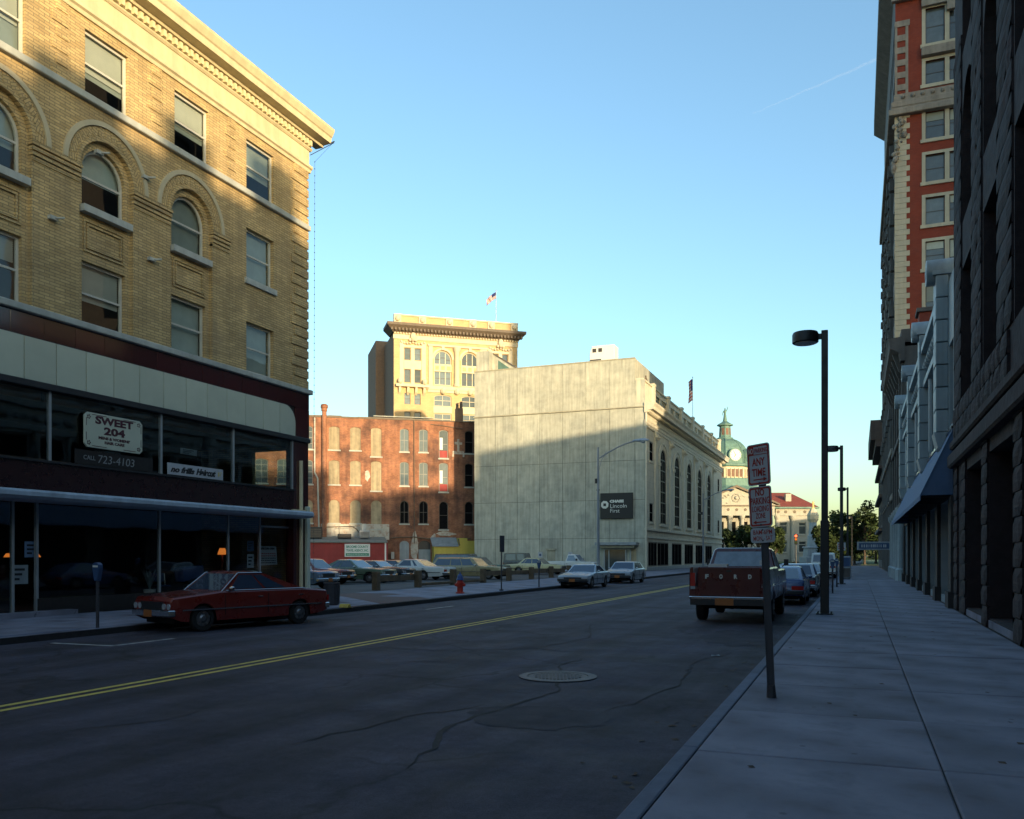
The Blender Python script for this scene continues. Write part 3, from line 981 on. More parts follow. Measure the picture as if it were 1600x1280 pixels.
S = thing('potted_plant', 'spiky pale plant in a white pot inside the lower shop window', 'plant', (-20.75, 20.75, .15), 0)
Mb().lathe(0, 0, [(.15, 0), (.19, .38), (.17, .38), (.15, .34)], 12).ob('pot', 'pot_white', S)
q = Mb()
for k in range(26):
    a, l = RND.uniform(0, 2 * PI), RND.uniform(.35, .8)
    e_ = RND.uniform(.15, .45)
    p0, p1 = Vector((0, 0, .35)), Vector((math.cos(a) * l * e_, math.sin(a) * l * e_, .35 + l))
    s_ = Vector((-math.sin(a), math.cos(a), 0)) * .035
    m_ = (p0 + p1) / 2 + Vector((0, 0, .06))
    q.add([p0 - s_ * .3, p0 + s_ * .3, m_ + s_, m_ - s_, p1], [(0, 1, 2, 3), (3, 2, 4)])
q.ob('leaves', 'terra_grey', S)
S = thing('chair', 'tubular metal chair inside the lower shop window beside the plant', 'chair', (-21.2, 21.7, .15), rad(70))
q = Mb()
for sx in (-.23, .23):
    q.tube([(sx, -.25, .03), (sx, .2, .03), (sx, -.22, .42), (sx, .22, .44), (sx, .3, .85)], .018, 6)
q.ob('frame', 'chrome', S)
box('seat', 'sign_blue', S, -.22, .22, -.22, .22, .43, .48, bevel=.02)
box('backrest', 'sign_blue', S, -.22, .22, .25, .30, .58, .86, bevel=.02)
S = thing('display_box', 'bright blue slanted display box inside the lower shop window', 'box', (-20.9, 22.4, .15), PI / 2)
Mb().ext([(.0, .55), (1.0, .75), (.9, 1.12), (-.05, 1.05)], 0, .4, 'y').ob('box', 'paint_blue', S, bevel=.02)
box('stand', 'shop_dark', S, .3, .6, .1, .3, 0, .62)
S = thing('round_chair', 'grey round-backed tub chair inside the lower shop window', 'chair', (-21.0, 24.2, .15), 0)
Mb().lathe(0, 0, [(.3, .38), (.36, .45), (.40, .85), (.34, .88), (.3, .5), (.01, .48)], 16).ob('shell', 'terra_grey', S, smooth=True)
Mb().cyl((0, 0, 0), (0, 0, .4), .05, n=8).lathe(0, 0, [(.25, 0), (.22, .03), (.05, .05)], 12).ob('pedestal', 'chrome', S)


# ------------------------------------------------------------------ bank hall: concrete flank, arched stone front
BK = thing('bank_building', 'tall windowless concrete flank joined to a stone bank front with five high arched windows', 'building', (-20.3, 86.7, 0), 0)
F1 = RZ(PI / 2)                      # street front: x along +Y, outward +X
F2 = T(-19.3, 0, 0)                  # concrete flank, outward -Y
q = Mb()
q.box(-19.25, -.5, .06, 53.7, 0, 16.9)
q.box(-19.25, -1.1, .06, 14, 16.9, 21.9)
q.box(-.5, -.03, .06, .4, 0, 16.9)
q.ob('core', 'concrete_joint', BK)
pcx = [0, 2.56, 5.14, 7.75, 10.37, 12.94, 15.52, 18.25, 19.3]
pcz = [0, 3.38, 7.38, 11.45, 16.88]
for i in range(8):
    for j in range(4):
        z0, z1 = pcz[j], pcz[j + 1]
        xa, xb = pcx[i] + .018, pcx[i + 1] - .018
        if j == 0 and i == 3:          # door cut into this panel
            Mb(F2).ext([(xa, .02), (8.62, .02), (8.62, 2.12), (9.52, 2.12), (9.52, .02), (xb, .02), (xb, z1 - .012), (xa, z1 - .012)], 0, .1, 'y').ob('panel', 'concrete', BK)
            continue
        Mb(F2).box(xa, xb, RND.uniform(-.006, .006), .1, z0 + .018, z1 - .018).ob('panel', 'concrete', BK)
    zt = 21.98 if i < 7 else 19.78
    Mb(F2).box(pcx[i] + .012, pcx[i + 1] - .012, .01, .1, 17.04, zt).ob('panel', 'concrete', BK)
box('ledge', 'concrete_cap', BK, -.05, 19.3, -.12, .1, 16.90, 17.02, F2)
box('coping', 'concrete_cap', BK, -.03, 18.25, -.05, .4, 21.98, 22.10, F2)
box('side_parapet', 'concrete', BK, -1.08, -1.0, .1, 14, 16.9, 21.98)
Mb(F2).box(8.63, 9.51, .02, .058, .02, 2.11).ob('steel_door', 'concrete_cap', BK)
box('lintel', 'concrete_cap', BK, 8.5, 9.64, -.10, 0, 2.14, 2.34, F2)
# side entrance under a small flat canopy
box('entrance_canopy', 'grey_metal', BK, 14.3, 18.7, -1.3, -.01, 2.65, 2.95, F2, bevel=.02)
box('entrance_canopy_lower', 'concrete_cap', BK, 14.7, 18.4, -1.0, -.01, 2.40, 2.64, F2)
q = Mb(F2)
for x in (15.0, 15.5, 17.3, 17.8):
    q.box(x - .06, x + .06, -.12, -.01, 0, 2.4)
q.box(15.0, 17.8, -.1, -.02, 2.2, 2.4)
q.ob('entrance_frame', 'galv_metal', BK)
Mb(F2).box(15.08, 17.22, -.05, -.02, .05, 2.19).ob('entrance_glass', 'far_glass', BK)
Mb(F2).box(17.88, 18.4, -.05, -.01, .02, 2.2).ob('entrance_board', 'board_tan', BK)
# roof penthouse, light well
q = Mb(F2)
q.box(.15, 1.7, .2, 4.0, 22.0, 24.3)
q.ext([(1.7, 22.0), (4.95, 22.02), (1.7, 24.25)], 1.4, 4.0, 'y')
q.ob('penthouse', 'concrete', BK)
Mb(F2).ext([(2.3, 22.15), (4.1, 22.15), (2.3, 23.45)], 1.37, 1.42, 'y').ob('penthouse_glass', 'verdigris', BK)
Mb(F2).add([(1.6, 1.3, 24.36), (5.1, 1.3, 22.06), (5.1, 4, 22.06), (1.6, 4, 24.36), (1.6, 1.3, 24.26), (5.1, 1.3, 21.98), (5.1, 4, 21.98), (1.6, 4, 24.26)],
           [(0, 1, 2, 3), (7, 6, 5, 4), (0, 4, 5, 1), (1, 5, 6, 2), (2, 6, 7, 3), (3, 7, 4, 0)]).ob('penthouse_roof', 'cornice_brown', BK)
# street front
ops = []
AX = [8.9 + 7.95 * k for k in range(5)]
for c in AX:
    ops.append((c - 1.65, c + 1.65, 5.1, 13.5, 1.65))
ops += [(2.1, 3.8, 11.6, 13.65), (2.1, 3.8, 5.15, 7.15)]
GW = [(1.5, 5.9)] + [(c - 3.05, c + 3.05) for c in AX]
for a, b in GW:
    ops.append((a, b, .42, 3.05))
ops += [(49.3, 51.0, 5.15, 7.15), (49.3, 51.0, 11.6, 13.65)]
q = Mb(F1)
wall(q, 0, 53.8, .35, 16.4, ops, 0, .12)
q.poly([(53.8, 0, 0), (53.8, 19, 0), (53.8, 19, 16.4), (53.8, 0, 16.4)])
q.ob('stone_front', 'limestone_block', BK, fix=False)
box('plinth', 'terra_grey', BK, -.02, 53.8, -.1, .3, 0, .36, F1)
box('band', 'limestone', BK, -.05, 53.85, -.14, .05, 3.42, 3.62, F1)
box('band', 'limestone', BK, -.05, 53.85, -.24, .05, 4.20, 4.46, F1, bevel=.03)
Mb(F1).ext([(.05, 14.9), (-.10, 14.9), (-.10, 15.15), (-.16, 15.2), (-.16, 15.45), (-.26, 15.6), (.05, 15.6)], -.1, 53.9, 'x').ob('architrave', 'limestone', BK)
Mb(F1).ext([(.05, 16.35), (-.25, 16.35), (-.35, 16.55), (-.9, 16.62), (-.95, 16.95), (-1.1, 17.2), (-1.1, 17.32), (.05, 17.36)], -.15, 54.6, 'x').ob('cornice', 'limestone', BK)
dm = Mb(F1).box(0, .26, -.55, -.25, 16.40, 16.6).mesh('modillion', 'limestone')
for k in range(90):
    put('modillion', dm, BK, F1 @ T(.1 + .6 * k, 0, 0) @ F1.inverted())
# attic parapet with piers and louvred openings
aop = []
PX = [4.9 + 7.95 * k for k in range(7)]
for a, b in zip(PX[:-1], PX[1:]):
    w = (b - a) - .9
    for s in (0, 1):
        x0 = a + .62 + s * (w / 2 + .1)
        aop.append((x0 + .25, x0 + w / 2 - .25, 18.0, 19.2))
q = Mb(F1)
wall(q, 0, 53.7, 17.36, 19.75, aop, .3, .18)
q.box(0, 53.7, .49, .9, 17.36, 19.75)
q.ob('attic', 'limestone', BK, fix=False)
box('attic_coping', 'limestone', BK, -.03, 53.75, .18, 1.0, 19.75, 19.92, F1)
for x in PX:
    if x < 53.5:
        Mb(F1).box(x - .42, x + .42, .05, .3, 17.36, 19.92).box(x - .5, x + .5, 0, 1.0, 19.93, 20.15).ob('attic_pier', 'limestone', BK)
lm = {}
for a, b, c, d in aop:
    q = Mb(F1)
    n = 5
    for k in range(n):
        z = c + (d - c) * k / n
        q.add([(a, .44, z), (b, .44, z), (b, .47, z + .2), (a, .47, z + .2)], [(0, 1, 2, 3)])
    q.ob('louvre', 'concrete_cap', BK)
for i, c in enumerate(AX):
    win(BK, F1, c - 1.65, c + 1.65, 5.1, 13.5, 1.65, y=.05, frame='sash_dark', pane='dark_pane', nx=4, nz=7, t=.14)
    q = Mb(F1)
    for r0, r1, yo in ((1.7, 2.0, -.06), (2.15, 2.4, -.12)):
        for k in range(20):
            a, b = PI * k / 20, PI * (k + 1) / 20
            q.add([(c - r * math.cos(t), yy, 11.85 + r * math.sin(t)) for yy in (yo, .02) for r, t in ((r0, a), (r1, a), (r1, b), (r0, b))], [(0, 1, 2, 3), (1, 5, 6, 2), (0, 3, 7, 4)])
    for s in (-1, 1):
        q.box(c + s * 1.85 - .15, c + s * 1.85 + .15, -.06, .02, 5.2, 11.85)
        q.box(c + s * 2.05 - .4, c + s * 2.05 + .4, -.15, .02, 11.5, 11.85)
    q.ob('arch_surround', 'limestone', BK)
    box('window_sill', 'limestone', BK, c - 2.1, c + 2.1, -.2, .05, 4.82, 5.09, F1)
for k in range(6):
    x = 4.9 + 7.95 * k
    q = Mb(F1)
    q.box(x - .5, x + .5, -.14, .03, 4.5, 14.0)
    q.box(x - .6, x + .6, -.22, .03, 14.0, 14.88)
    q.cyl((x - .45, -.12, 14.35), (x - .45, -.42, 14.5), .26, .26, 10).cyl((x + .45, -.12, 14.35), (x + .45, -.42, 14.5), .26, .26, 10)
    q.box(x - .55, x + .55, -.2, .03, 4.46, 4.9)
    q.ob('pilaster', 'limestone', BK)
for a, b, c, d in ((2.1, 3.8, 11.6, 13.65), (2.1, 3.8, 5.15, 7.15), (49.3, 51.0, 5.15, 7.15), (49.3, 51.0, 11.6, 13.65)):
    win(BK, F1, a, b, c, d, y=.05, frame='sash_dark', pane='dark_pane', t=.1, sill='limestone', sill_h=.2)
for a, b in GW:
    win(BK, F1, a, b, .42, 3.05, y=.05, frame='sash_dark', pane='dark_pane', t=.12, nx=3, nz=1)
# cream rainwater pipe at the corner of the front
Mb(F1).cyl((-.05, -.12, .1), (-.05, -.12, 16.3), .11, n=8).ob('corner_bead', 'limestone', BK)

S = thing('hanging_sign', 'black sign panel with white lettering and a ring emblem on the concrete flank', 'sign', (-25.0, 86.56, 5.44), 0)
Mb().box(0, 3.5, -.14, 0, 0, 2.66).ob('panel', 'sign_black', S, bevel=.02)
q = Mb()
for k in range(4):                    # ring made of four interlocking wedges round a square
    m_ = T(.5, 0, 1.45) @ Matrix.Rotation(k * PI / 2, 4, 'Y')
    pts = [(-.15, .17), (.21, .17), (.21, .40), (-.0, .42), (-.24, .36), (-.36, .27)]
    pts = [(-.165, .15), (.37, .15), (.33, .24), (.2, .37), (-.165, .41)]
    s = Mb(m_).ext(pts, -.155, -.141, 'y')
    q.add(s.v, s.f)
q.ob('emblem', 'letter_white', S)
text('CHASE', .24, 'letter_white', S, T(1.05, -.142, 1.68), 1.5, bold=.03, align='LEFT')
text('Lincoln', .40, 'letter_white', S, T(1.05, -.142, 1.12), 1.75, bold=.0, align='LEFT')
text('First', .40, 'letter_white', S, T(1.05, -.142, .62), 1.0, bold=.0, align='LEFT')
for x, lab in ((-32.0, 'small white square notice left of the steel door on the concrete flank'), (-28.6, 'small white square notice right of the steel door on the concrete flank')):
    S = thing('wall_notice', lab, 'sign', (x, 86.66, 1.35), 0, 'white notices on the concrete flank')
    box('plate', 'sign_white', S, 0, .5, -.04, 0, 0, .62)
    Mb().cyl((.25, -.05, .3), (.25, -.041, .3), .14, n=10).ob('symbol', 'sign_blue', S)

S = thing('rooftop_unit', 'white boxy ventilation unit with two dark openings on the flat roof', 'ventilation unit', (-26.7, 88.2, 22.05), 0)
Mb().ext([(0, 0), (2.75, .05), (2.75, 2.0), (.25, 2.0), (0, 1.2)], 0, 1.6, 'y').ob('casing', 'hvac_white', S, bevel=.06)
q = Mb()
for x in (.35, 1.0):
    q.box(x, x + .4, -.03, .02, 1.3, 1.7)
q.box(.05, 1.3, -.03, .02, .4, .55)
q.ob('vent_opening', 'sash_dark', S)
S = thing('roof_chimney', 'small dark chimney standing behind the parapet end of the bank roof', 'chimney', (-20.75, 89.0, 17.3), 0)
Mb().box(-.13, .13, -.13, .13, 0, 3.0).box(-.17, .17, -.17, .17, 2.8, 2.9).ob('stack', 'cornice_brown', S)
Mb().lathe(0, 0, [(.09, 3.0), (.08, 3.3)], 8).ob('pot', 'cornice_brown', S)


def flag(name, label, loc, h, fw, fh, drop, rz, z0=.0):
    S = thing(name, label, 'flag', loc, rz)
    Mb().cyl((0, 0, 0), (0, 0, h), .07, .035, 8).ball((0, 0, h + .08), .1, 6).ob('pole', 'pot_white', S, smooth=True)
    nx, nz = 14, 13
    cl = {}
    for key in ('flag_red', 'letter_white', 'flag_blue'):
        cl[key] = Mb()
    P = lambda i, j: (-(fw * i / nx) * math.cos(drop * .55 * min(1, i / nx + .3)) - .04,
                      .16 * math.sin(i * 1.1 + j * .35) * i / nx, h - .15 - fh * j / nz - drop * (i / nx) ** 1.2 * fw * .95)
    for i in range(nx):
        for j in range(nz):
            k = 'flag_blue' if (i < nx * .42 and j < 7) else ('flag_red' if j % 2 == 0 else 'letter_white')
            cl[k].poly([P(i, j), P(i + 1, j), P(i + 1, j + 1), P(i, j + 1)])
    for k, nm in (('flag_red', 'red_stripes'), ('letter_white', 'white_stripes'), ('flag_blue', 'canton')):
        cl[k].ob(nm, k, S, fix=False, smooth=True)
    return S


flag('flagpole', 'striped national flag hanging limp from a pole on the bank roof', (-24, 135, 17.0), 12.5, .7, 3.4, .8, rad(30))

# ------------------------------------------------------------------ old red brick rear block
BA = math.atan2(.5738, .8190)
BR = thing('brick_warehouse', 'old four-storey red brick rear block with boarded round-headed windows and a tall flue', 'building', (-56.58, 81.75, 0), BA)
ops = []
cols = [(-6.4, 1, .7), (-4.0, 1, .7), (-1.5, 1, .7), (1.58, 0, .6), (3.96, 0, .6), (6.32, 0, .6), (9.55, 2, .52), (11.78, 2, .52), (14.14, 3, .54), (17.15, 4, .5)]
rows = [(13.65, 16.3), (9.7, 12.45), (5.3, 7.95)]
BW = []
for c, ty, w in cols:
    for k, (a, b) in enumerate(rows):
        z0 = a - (.65 if c == 6.32 or ty == 3 else 0)
        rise = .55 if k == 2 else .26
        BW.append((c - w, c + w, z0, b, rise, ty, k))
        ops.append((c - w, c + w, z0, b, rise))
ops += [(9.0, 10.1, .9, 3.3, .45), (11.2, 12.6, .0, 3.35, .6)]
q = Mb()
wall(q, -14, 20.5, 0, 17.3, ops, 0, .22)
q.ob('wall', 'red_brick', BR, fix=False)
Mb().box(-14, 20.5, .5, 14, 0, 17.0).ob('core', 'room_dark', BR)
r_ = Mb()
x = -14
while x < 20.4:
    w = RND.uniform(1.4, 3.2)
    r_.box(x, min(20.5, x + w), -.1, .5, 17.3, 17.42 + RND.uniform(0, .1) + .012 * (8 - x) * .6)
    x += w
r_.ob('parapet', 'cornice_brown', BR)
Mb().box(6.0, 12.9, -.08, .3, 17.62, 17.7).ob('flashing', 'sill_stone', BR)
for x0, x1, z0, z1, rise, ty, k in BW:
    if ty in (0,) or (ty == 1 and k == 2):
        O = [(p[0] + x0, p[1] + z0) for p in outline(x1 - x0, z1 - z0, rise)]
        Mb().ext(O, .09, .14, 'y').ob('boarded_window', 'board_tan', BR)
        box('sill', 'sill_stone', BR, x0 - .12, x1 + .12, -.12, .06, z0 - .16, z0)
    else:
        win(BR, I4, x0, x1, z0, z1, rise, y=.12, t=.08, nx=2 if ty in (1, 2) else 1, nz=4 if ty == 1 else 2, frame='sash_dark' if ty == 4 or k == 2 else 'sash_grey', pane='dark_pane' if ty == 4 or k == 2 else 'tower_pane',
            sill='sill_stone', sill_h=.16)
        if ty == 3 and k < 2:
            box('board', 'red_paint', BR, x0 + .08, x1 - .08, .1, .13, z0 + .08, z0 + .9)
            box('curtain', 'letter_white', BR, x0 + .1, x0 + .45, .1, .115, z0 + 1.0, z1 - .9)
    O = arc(x0 - .02, x1 + .02, z1 + .02, rise)
    q = Mb()
    for p, r in zip(O[:-1], O[1:]):
        c, t = ((x0 + x1) / 2, z1 - rise - .2), .2
        e0 = (p[0] + (p[0] - c[0]) * .28, p[1] + (.24 if rise > .4 else .22))
        e1 = (r[0] + (r[0] - c[0]) * .28, r[1] + (.24 if rise > .4 else .22))
        q.add([(p[0], -.03, p[1]), (r[0], -.03, r[1]), (e1[0], -.03, e1[1]), (e0[0], -.03, e0[1]), (e0[0], .02, e0[1]), (e1[0], .02, e1[1])], [(0, 1, 2, 3), (3, 2, 5, 4)])
    q.ob('window_arch', 'red_brick', BR, fix=False)
Mb().ext([(p[0] + 9.0, p[1] + .9) for p in outline(1.1, 2.4, .45)], .08, .12, 'y').ob('shutter', 'terra_grey', BR)
Mb().ext([(11.2, 0), (12.6, 0), (12.6, 2.3), (11.2, 2.3)], .08, .12, 'y').ob('door', 'terra_grey', BR)
Mb().ext([(p[0] + 11.2, p[1]) for p in outline(1.4, 3.35, .6)], .16, .2, 'y').ob('door_head', 'sash_dark', BR)
# tall flue, downpipes, chimney, ghost cross, washed render patches
Mb().lathe(.47, -.35, [(.26, .5), (.26, 17.9), (.34, 17.95), (.34, 18.25), (.42, 18.3), (.4, 18.65), (.2, 18.75)], 12).ob('flue', 'red_brick', BR, smooth=True)
Mb().tube([(-.6, -.15, 17.2), (-.6, -.15, 11.0), (-.25, -.15, 10.3), (-.12, -.15, 4.6)], .09, 8).ob('downpipe', 'sill_stone', BR)
Mb().tube([(10.65, -.12, 17.3), (10.7, -.12, 3.0)], .05, 6).tube([(12.6, -.1, 16.9), (14.0, -.1, 16.8), (16.4, -.1, 16.5)], .04, 6).ob('downpipe', 'cornice_brown', BR)
Mb().box(15.7, 16.5, .3, 1.3, 17.3, 19.0).box(15.75, 16.0, .4, 1.0, 19.0, 19.6).box(16.2, 16.45, .4, 1.0, 19.0, 19.8).ob('chimney', 'tower_brown', BR)
q = Mb()
q.box(15.75, 16.0, -.05, .01, 13.9, 15.3).box(15.42, 16.33, -.052, .01, 14.65, 14.95).box(15.2, 16.55, -.05, .01, 13.5, 13.88).box(15.15, 15.35, -.055, .01, 13.2, 13.5).box(16.4, 16.6, -.055, .01, 13.2, 13.5)
q.ob('cross_relief', 'whitewash', BR)
box('rendered_base', 'whitewash', BR, .1, 7.8, -.09, -.003, 3.4, 5.2)
for i, (x0, x1, z0, z1) in enumerate([(12.7, 14.4, 5.0, 7.6), (14.8, 16.5, 5.2, 7.2), (13.0, 15.6, 3.9, 4.4), (10.3, 11.2, 1.0, 4.3), (12.7, 13.2, 3.0, 4.3), (5.0, 5.6, 10.2, 11.6)]):
    O = blob((x0 + x1) / 2, (z0 + z1) / 2, (x1 - x0) / 2, (z1 - z0) / 2, 0, 22, i + 40, .5)
    O = [(p[0], p[1]) for p in O if not (12.7 < 0)]
    if i in (0, 1):
        continue
    Mb().ext(O, -.012 - i * .001, .0, 'y').ob('limewash_patch', 'whitewash', BR)
Mb().tube([(-2, -.1, 4.75), (3.6, -.14, 4.9), (4.1, -.14, 4.6), (4.6, -.14, 3.9)], .06, 6).ob('pipe_run', 'cornice_brown', BR)
Mb().tube([(8.0, -.12, 3.6), (9.0, -.12, 3.7), (10.6, -.12, 3.75), (12.8, -.12, 3.5), (17.4, -.12, 3.6)], .06, 6).ob('pipe_run', 'cornice_brown', BR)

# red shed with the travel sign
SH = thing('red_shed', 'low red painted shed with a shallow pale roof against the brick block', 'shed', BR.matrix_world @ Vector((0, 0, 0)), BA)
SH.location = (-56.58 + 4.2 * math.sin(BA) - .0, 81.75 - 4.2 * math.cos(BA), 0)
q = Mb()
q.ext([(0, 0), (4.1, 0), (4.1, 3.55), (0, 3.0)], -3.2, 7.1, 'x')
q.ob('walls', 'red_paint', SH)
Mb().ext([(-.25, 3.0), (-.25, 3.14), (4.05, 3.74), (4.05, 3.6)], -3.4, 7.25, 'x').ob('roof', 'tar_roof', SH)
box('corner_board', 'hvac_white', SH, 6.95, 7.12, -.03, .1, 0, 3.0)
k = -3.2
while k < 6.9:                          # vertical cladding boards
    box('cladding_board', 'red_paint', SH, k + .02, k + .60, -.025, 0, .02, 2.96)
    k += .62
S = thing('travel_sign', 'white sign with green lettering on the red shed wall', 'sign', SH.location + Vector((math.cos(BA) * 2.6 + math.sin(BA) * .05, math.sin(BA) * 2.6 - math.cos(BA) * .05, 1.45)), BA)
Mb().box(0, 2.75, -.06, -.01, 0, 1.42).ob('panel', 'hvac_white', S, bevel=.01)
text('BROOME COUNTY', .25, 'letter_green', S, T(1.37, -.062, .98), 2.4, bold=.012)
text('TRAVEL AGENCY, INC.', .25, 'letter_green', S, T(1.37, -.062, .58), 2.4, bold=.012)
box('strip', 'letter_green', S, .12, 2.63, -.066, -.061, .1, .40)
text('Edward McGowan Sr.', .14, 'letter_white', S, T(1.37, -.068, .18), 2.2)
for i, (x, w, h, lab) in enumerate([(-1.4, 1.6, 1.3, 'large black air-conditioning box at the left end of the red shed roof'), (1.9, 1.5, .55, 'low black air-conditioning box in the middle of the red shed roof'),
                                    (4.3, 1.15, .95, 'upright grey air-conditioning box at the right of the red shed roof')]):
    S = thing('air_conditioner', lab, 'air conditioner', SH.location + Vector((math.cos(BA) * x - math.sin(BA) * 2.2, math.sin(BA) * x + math.cos(BA) * 2.2, 3.45)), BA, 'air conditioners on the shed roof')
    m = 'dark_metal' if i < 2 else 'grey_metal'
    Mb().box(0, w, -.5, .5, .08, h).box(.05, .15, -.4, .4, 0, .08).box(w - .15, w - .05, -.4, .4, 0, .08).ob('casing', m, S, bevel=.03)
    q = Mb()
    for j in range(5):
        q.box(.08, w - .08, -.52, -.5, .15 + j * (h - .25) / 5, .15 + (j + .5) * (h - .25) / 5)
    q.ob('grille', 'cornice_brown', S)
    if i == 2:
        Mb().box(.3, .75, -.2, .25, h, h + .75).ob('hood', 'galv_metal', S)
    if i == 1:
        Mb().tube([(.2, 0, h), (.15, 0, h + .8), (1.9, .3, h + .85)], .03, 6).ob('pipe', 'dark_metal', S)
# yellow shed
YS = thing('yellow_shed', 'low yellow painted shed with a grey lean-to roof beside the concrete flank', 'shed', (-56.58 + 12.75 * math.cos(BA) + 1.8 * math.sin(BA), 81.75 + 12.75 * math.sin(BA) - 1.8 * math.cos(BA), 0), BA)
Mb().ext([(0, 0), (5.0, 0), (5.0, 3.3), (3.9, 3.3), (3.9, 3.6), (2.9, 3.6), (2.9, 2.7), (0, 2.7)], 0, 1.7, 'y').ob('walls', 'yellow_paint', YS)
Mb().ext([(-.2, 2.72), (1.7, 3.7), (1.7, 3.6), (-.2, 2.62)], -.2, 2.85, 'x').ob('roof', 'terra_grey', YS)
Mb().tube([(2.85, -.05, 3.5), (2.95, -.1, 2.9), (3.0, -.1, 2.75)], .07, 6).ob('gutter', 'cornice_brown', YS)
S = thing('meter_box', 'small grey box on the brick corner beside the red shed', 'box', SH.location + Vector((math.cos(BA) * 8.0 - math.sin(BA) * 4.0, math.sin(BA) * 8.0 + math.cos(BA) * 4.0, 1.2)), BA)
Mb().box(0, .35, -.2, 0, 0, .8).ob('casing', 'galv_metal', S)

# ------------------------------------------------------------------ yellow office tower behind
TA = math.atan2(.649, .816)
TS = .8                                   # the tower stands 120 m off
TW = thing('office_tower', 'tall yellow brick office tower with a heavy dark cornice and cream window bays', 'building', (-60.4, 105.04, .32), TA)
TW.scale = (TS, TS, TS)
W = 22.7
q = Mb()
ops = []
pairs = [(1.86, 2.95), (3.65, 4.77), (17.95, 19.05), (19.72, 20.83)]
fl_ = [(36.1, 38.2), (32.15, 34.45), (28.3, 30.25), (24.9, 26.95), (21.5, 23.5)]
for a, b in pairs:
    for c, d in fl_:
        ops.append((a, b, c, d))
bays = [(7.16, 10.35), (12.15, 15.3)]
for a, b in bays:
    ops += [(a, b, 28.2, 30.3, .45), (a, b, 24.9, 26.95), (a, b, 31.95, 38.15, 1.55)]
wall(q, 0, W, -.5, 41.1, ops, 0, .3)
q.ob('wall', 'yellow_brick', TW, fix=False)
q = Mb()
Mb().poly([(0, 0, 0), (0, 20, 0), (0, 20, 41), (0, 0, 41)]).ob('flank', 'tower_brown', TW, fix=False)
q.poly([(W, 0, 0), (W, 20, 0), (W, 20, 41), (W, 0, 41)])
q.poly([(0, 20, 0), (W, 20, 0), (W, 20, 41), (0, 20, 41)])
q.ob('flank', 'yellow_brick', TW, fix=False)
box('roof', 'tar_roof', TW, .1, W - .1, .4, 19.9, 40.8, 41.05)
box('room_back', 'room_dark', TW, .1, W - .1, 1.0, 1.1, 0, 40.7)
Mb().box(-1.6, 3, 12, 24, 0, 42.1).ob('rear_wing', 'tower_brown', TW)
for a, b, c, d in [o for o in ops if len(o) == 4]:
    big = b - a > 2
    win(TW, I4, a, b, c, d, y=.22, frame='sash_dark' if not big else 'terra_cream', pane='tower_pane', t=.09 if not big else .13, nx=2 if big else 1, nz=2)
for a, b in bays:
    win(TW, I4, a, b, 28.2, 30.3, .45, y=.22, frame='terra_cream', pane='tower_pane', t=.12, nx=2, nz=2)
    win(TW, I4, a, b, 31.95, 38.15, 1.55, y=.25, frame='terra_cream', pane='tower_pane', t=.16, nx=3, nz=1)
    box('spandrel_panel', 'terra_cream', TW, a, b, .05, .3, 34.4, 35.75)
    for k in range(3):
        x = a + .15 + k * (b - a) / 3
        box('panel_relief', 'yellow_brick', TW, x + .1, x + .75, .0, .06, 34.7, 35.4)
    for k in range(3):
        for z0, z1 in ((32.15, 34.3), (35.8, 37.3 if k != 1 else 38.0)):
            x = a + .3 + k * (b - a - .3) / 3
            box('sash_rail', 'sash_dark', TW, x, x + .75, .22, .27, (z0 + z1) / 2 - .05, (z0 + z1) / 2 + .05)
    q = Mb()
    c = (a + b) / 2
    for k in range(14):
        t0, t1 = PI * k / 14, PI * (k + 1) / 14
        q.add([(c - r * math.cos(t), yy, 36.6 + r * math.sin(t)) for yy in (-.15, .05) for r, t in ((1.65, t0), (2.0, t0), (2.0, t1), (1.65, t1))], [(0, 1, 2, 3), (1, 5, 6, 2), (0, 3, 7, 4)])
    q.box(c - .25, c + .25, -.35, .05, 38.2, 38.9)
    q.ob('arch_surround', 'terra_cream', TW)
    box('white_band', 'terra_cream', TW, a - .1, b + .1, -.05, .1, 27.0, 28.15)
# cream frames of the outer bays
for x0, x1 in ((1.0, 5.7), (17.1, 21.7)):
    q = Mb()
    q.box(x0, x0 + .75, -.12, .05, 31.9, 39.3).box(x1 - .75, x1, -.12, .05, 31.9, 39.3).box(x0 + 2.05, x0 + 2.65, -.1, .05, 31.9, 38.6)
    q.box(x0, x1, -.14, .05, 38.3, 38.7).box(x0 + .8, x1 - .8, -.08, .05, 34.5, 36.0)
    q.ob('bay_frame', 'terra_cream', TW)
    q = Mb()
    for k in range(9):                   # garlands and the cartouche above the bay
        x = x0 + .3 + k * (x1 - x0 - .6) / 8
        q.ball((x, -.2, 39.25 - .28 * abs(math.sin(k * PI / 4))), .22, 6)
    q.ball(((x0 + x1) / 2, -.4, 40.1), .55, 8, 1.5)
    q.ball(((x0 + x1) / 2 - .5, -.3, 39.6), .3, 6).ball(((x0 + x1) / 2 + .5, -.3, 39.6), .3, 6)
    q.ob('garland', 'terra_cream', TW)
    q = Mb()
    q.box(x0 - .7, x1 + .5, -.9, .05, 31.25, 31.75)
    for k in range(4):
        q.ext([(.0, 31.2), (-.8, 31.2), (-.5, 30.4), (.0, 29.9)], x0 - .2 + k * 1.45, x0 + .2 + k * 1.45, 'x')
    q.ob('balcony', 'terra_cream', TW)
    for k in (0, 3):
        Mb().ball((x0 - .0 + k * 1.45, -.85, 32.2), .42, 7, 1.4).ob('finial', 'terra_cream', TW)
Mb().box(5.7, 17.1, -.35, .05, 31.1, 31.75).box(6.0, 17.0, -.2, .05, 30.6, 31.1).ob('belt_course', 'terra_cream', TW)
q = Mb()
for x in (8.75, 11.3, 13.75):
    q.ball((x, -.35, 30.9), .5, 7, 1.2)
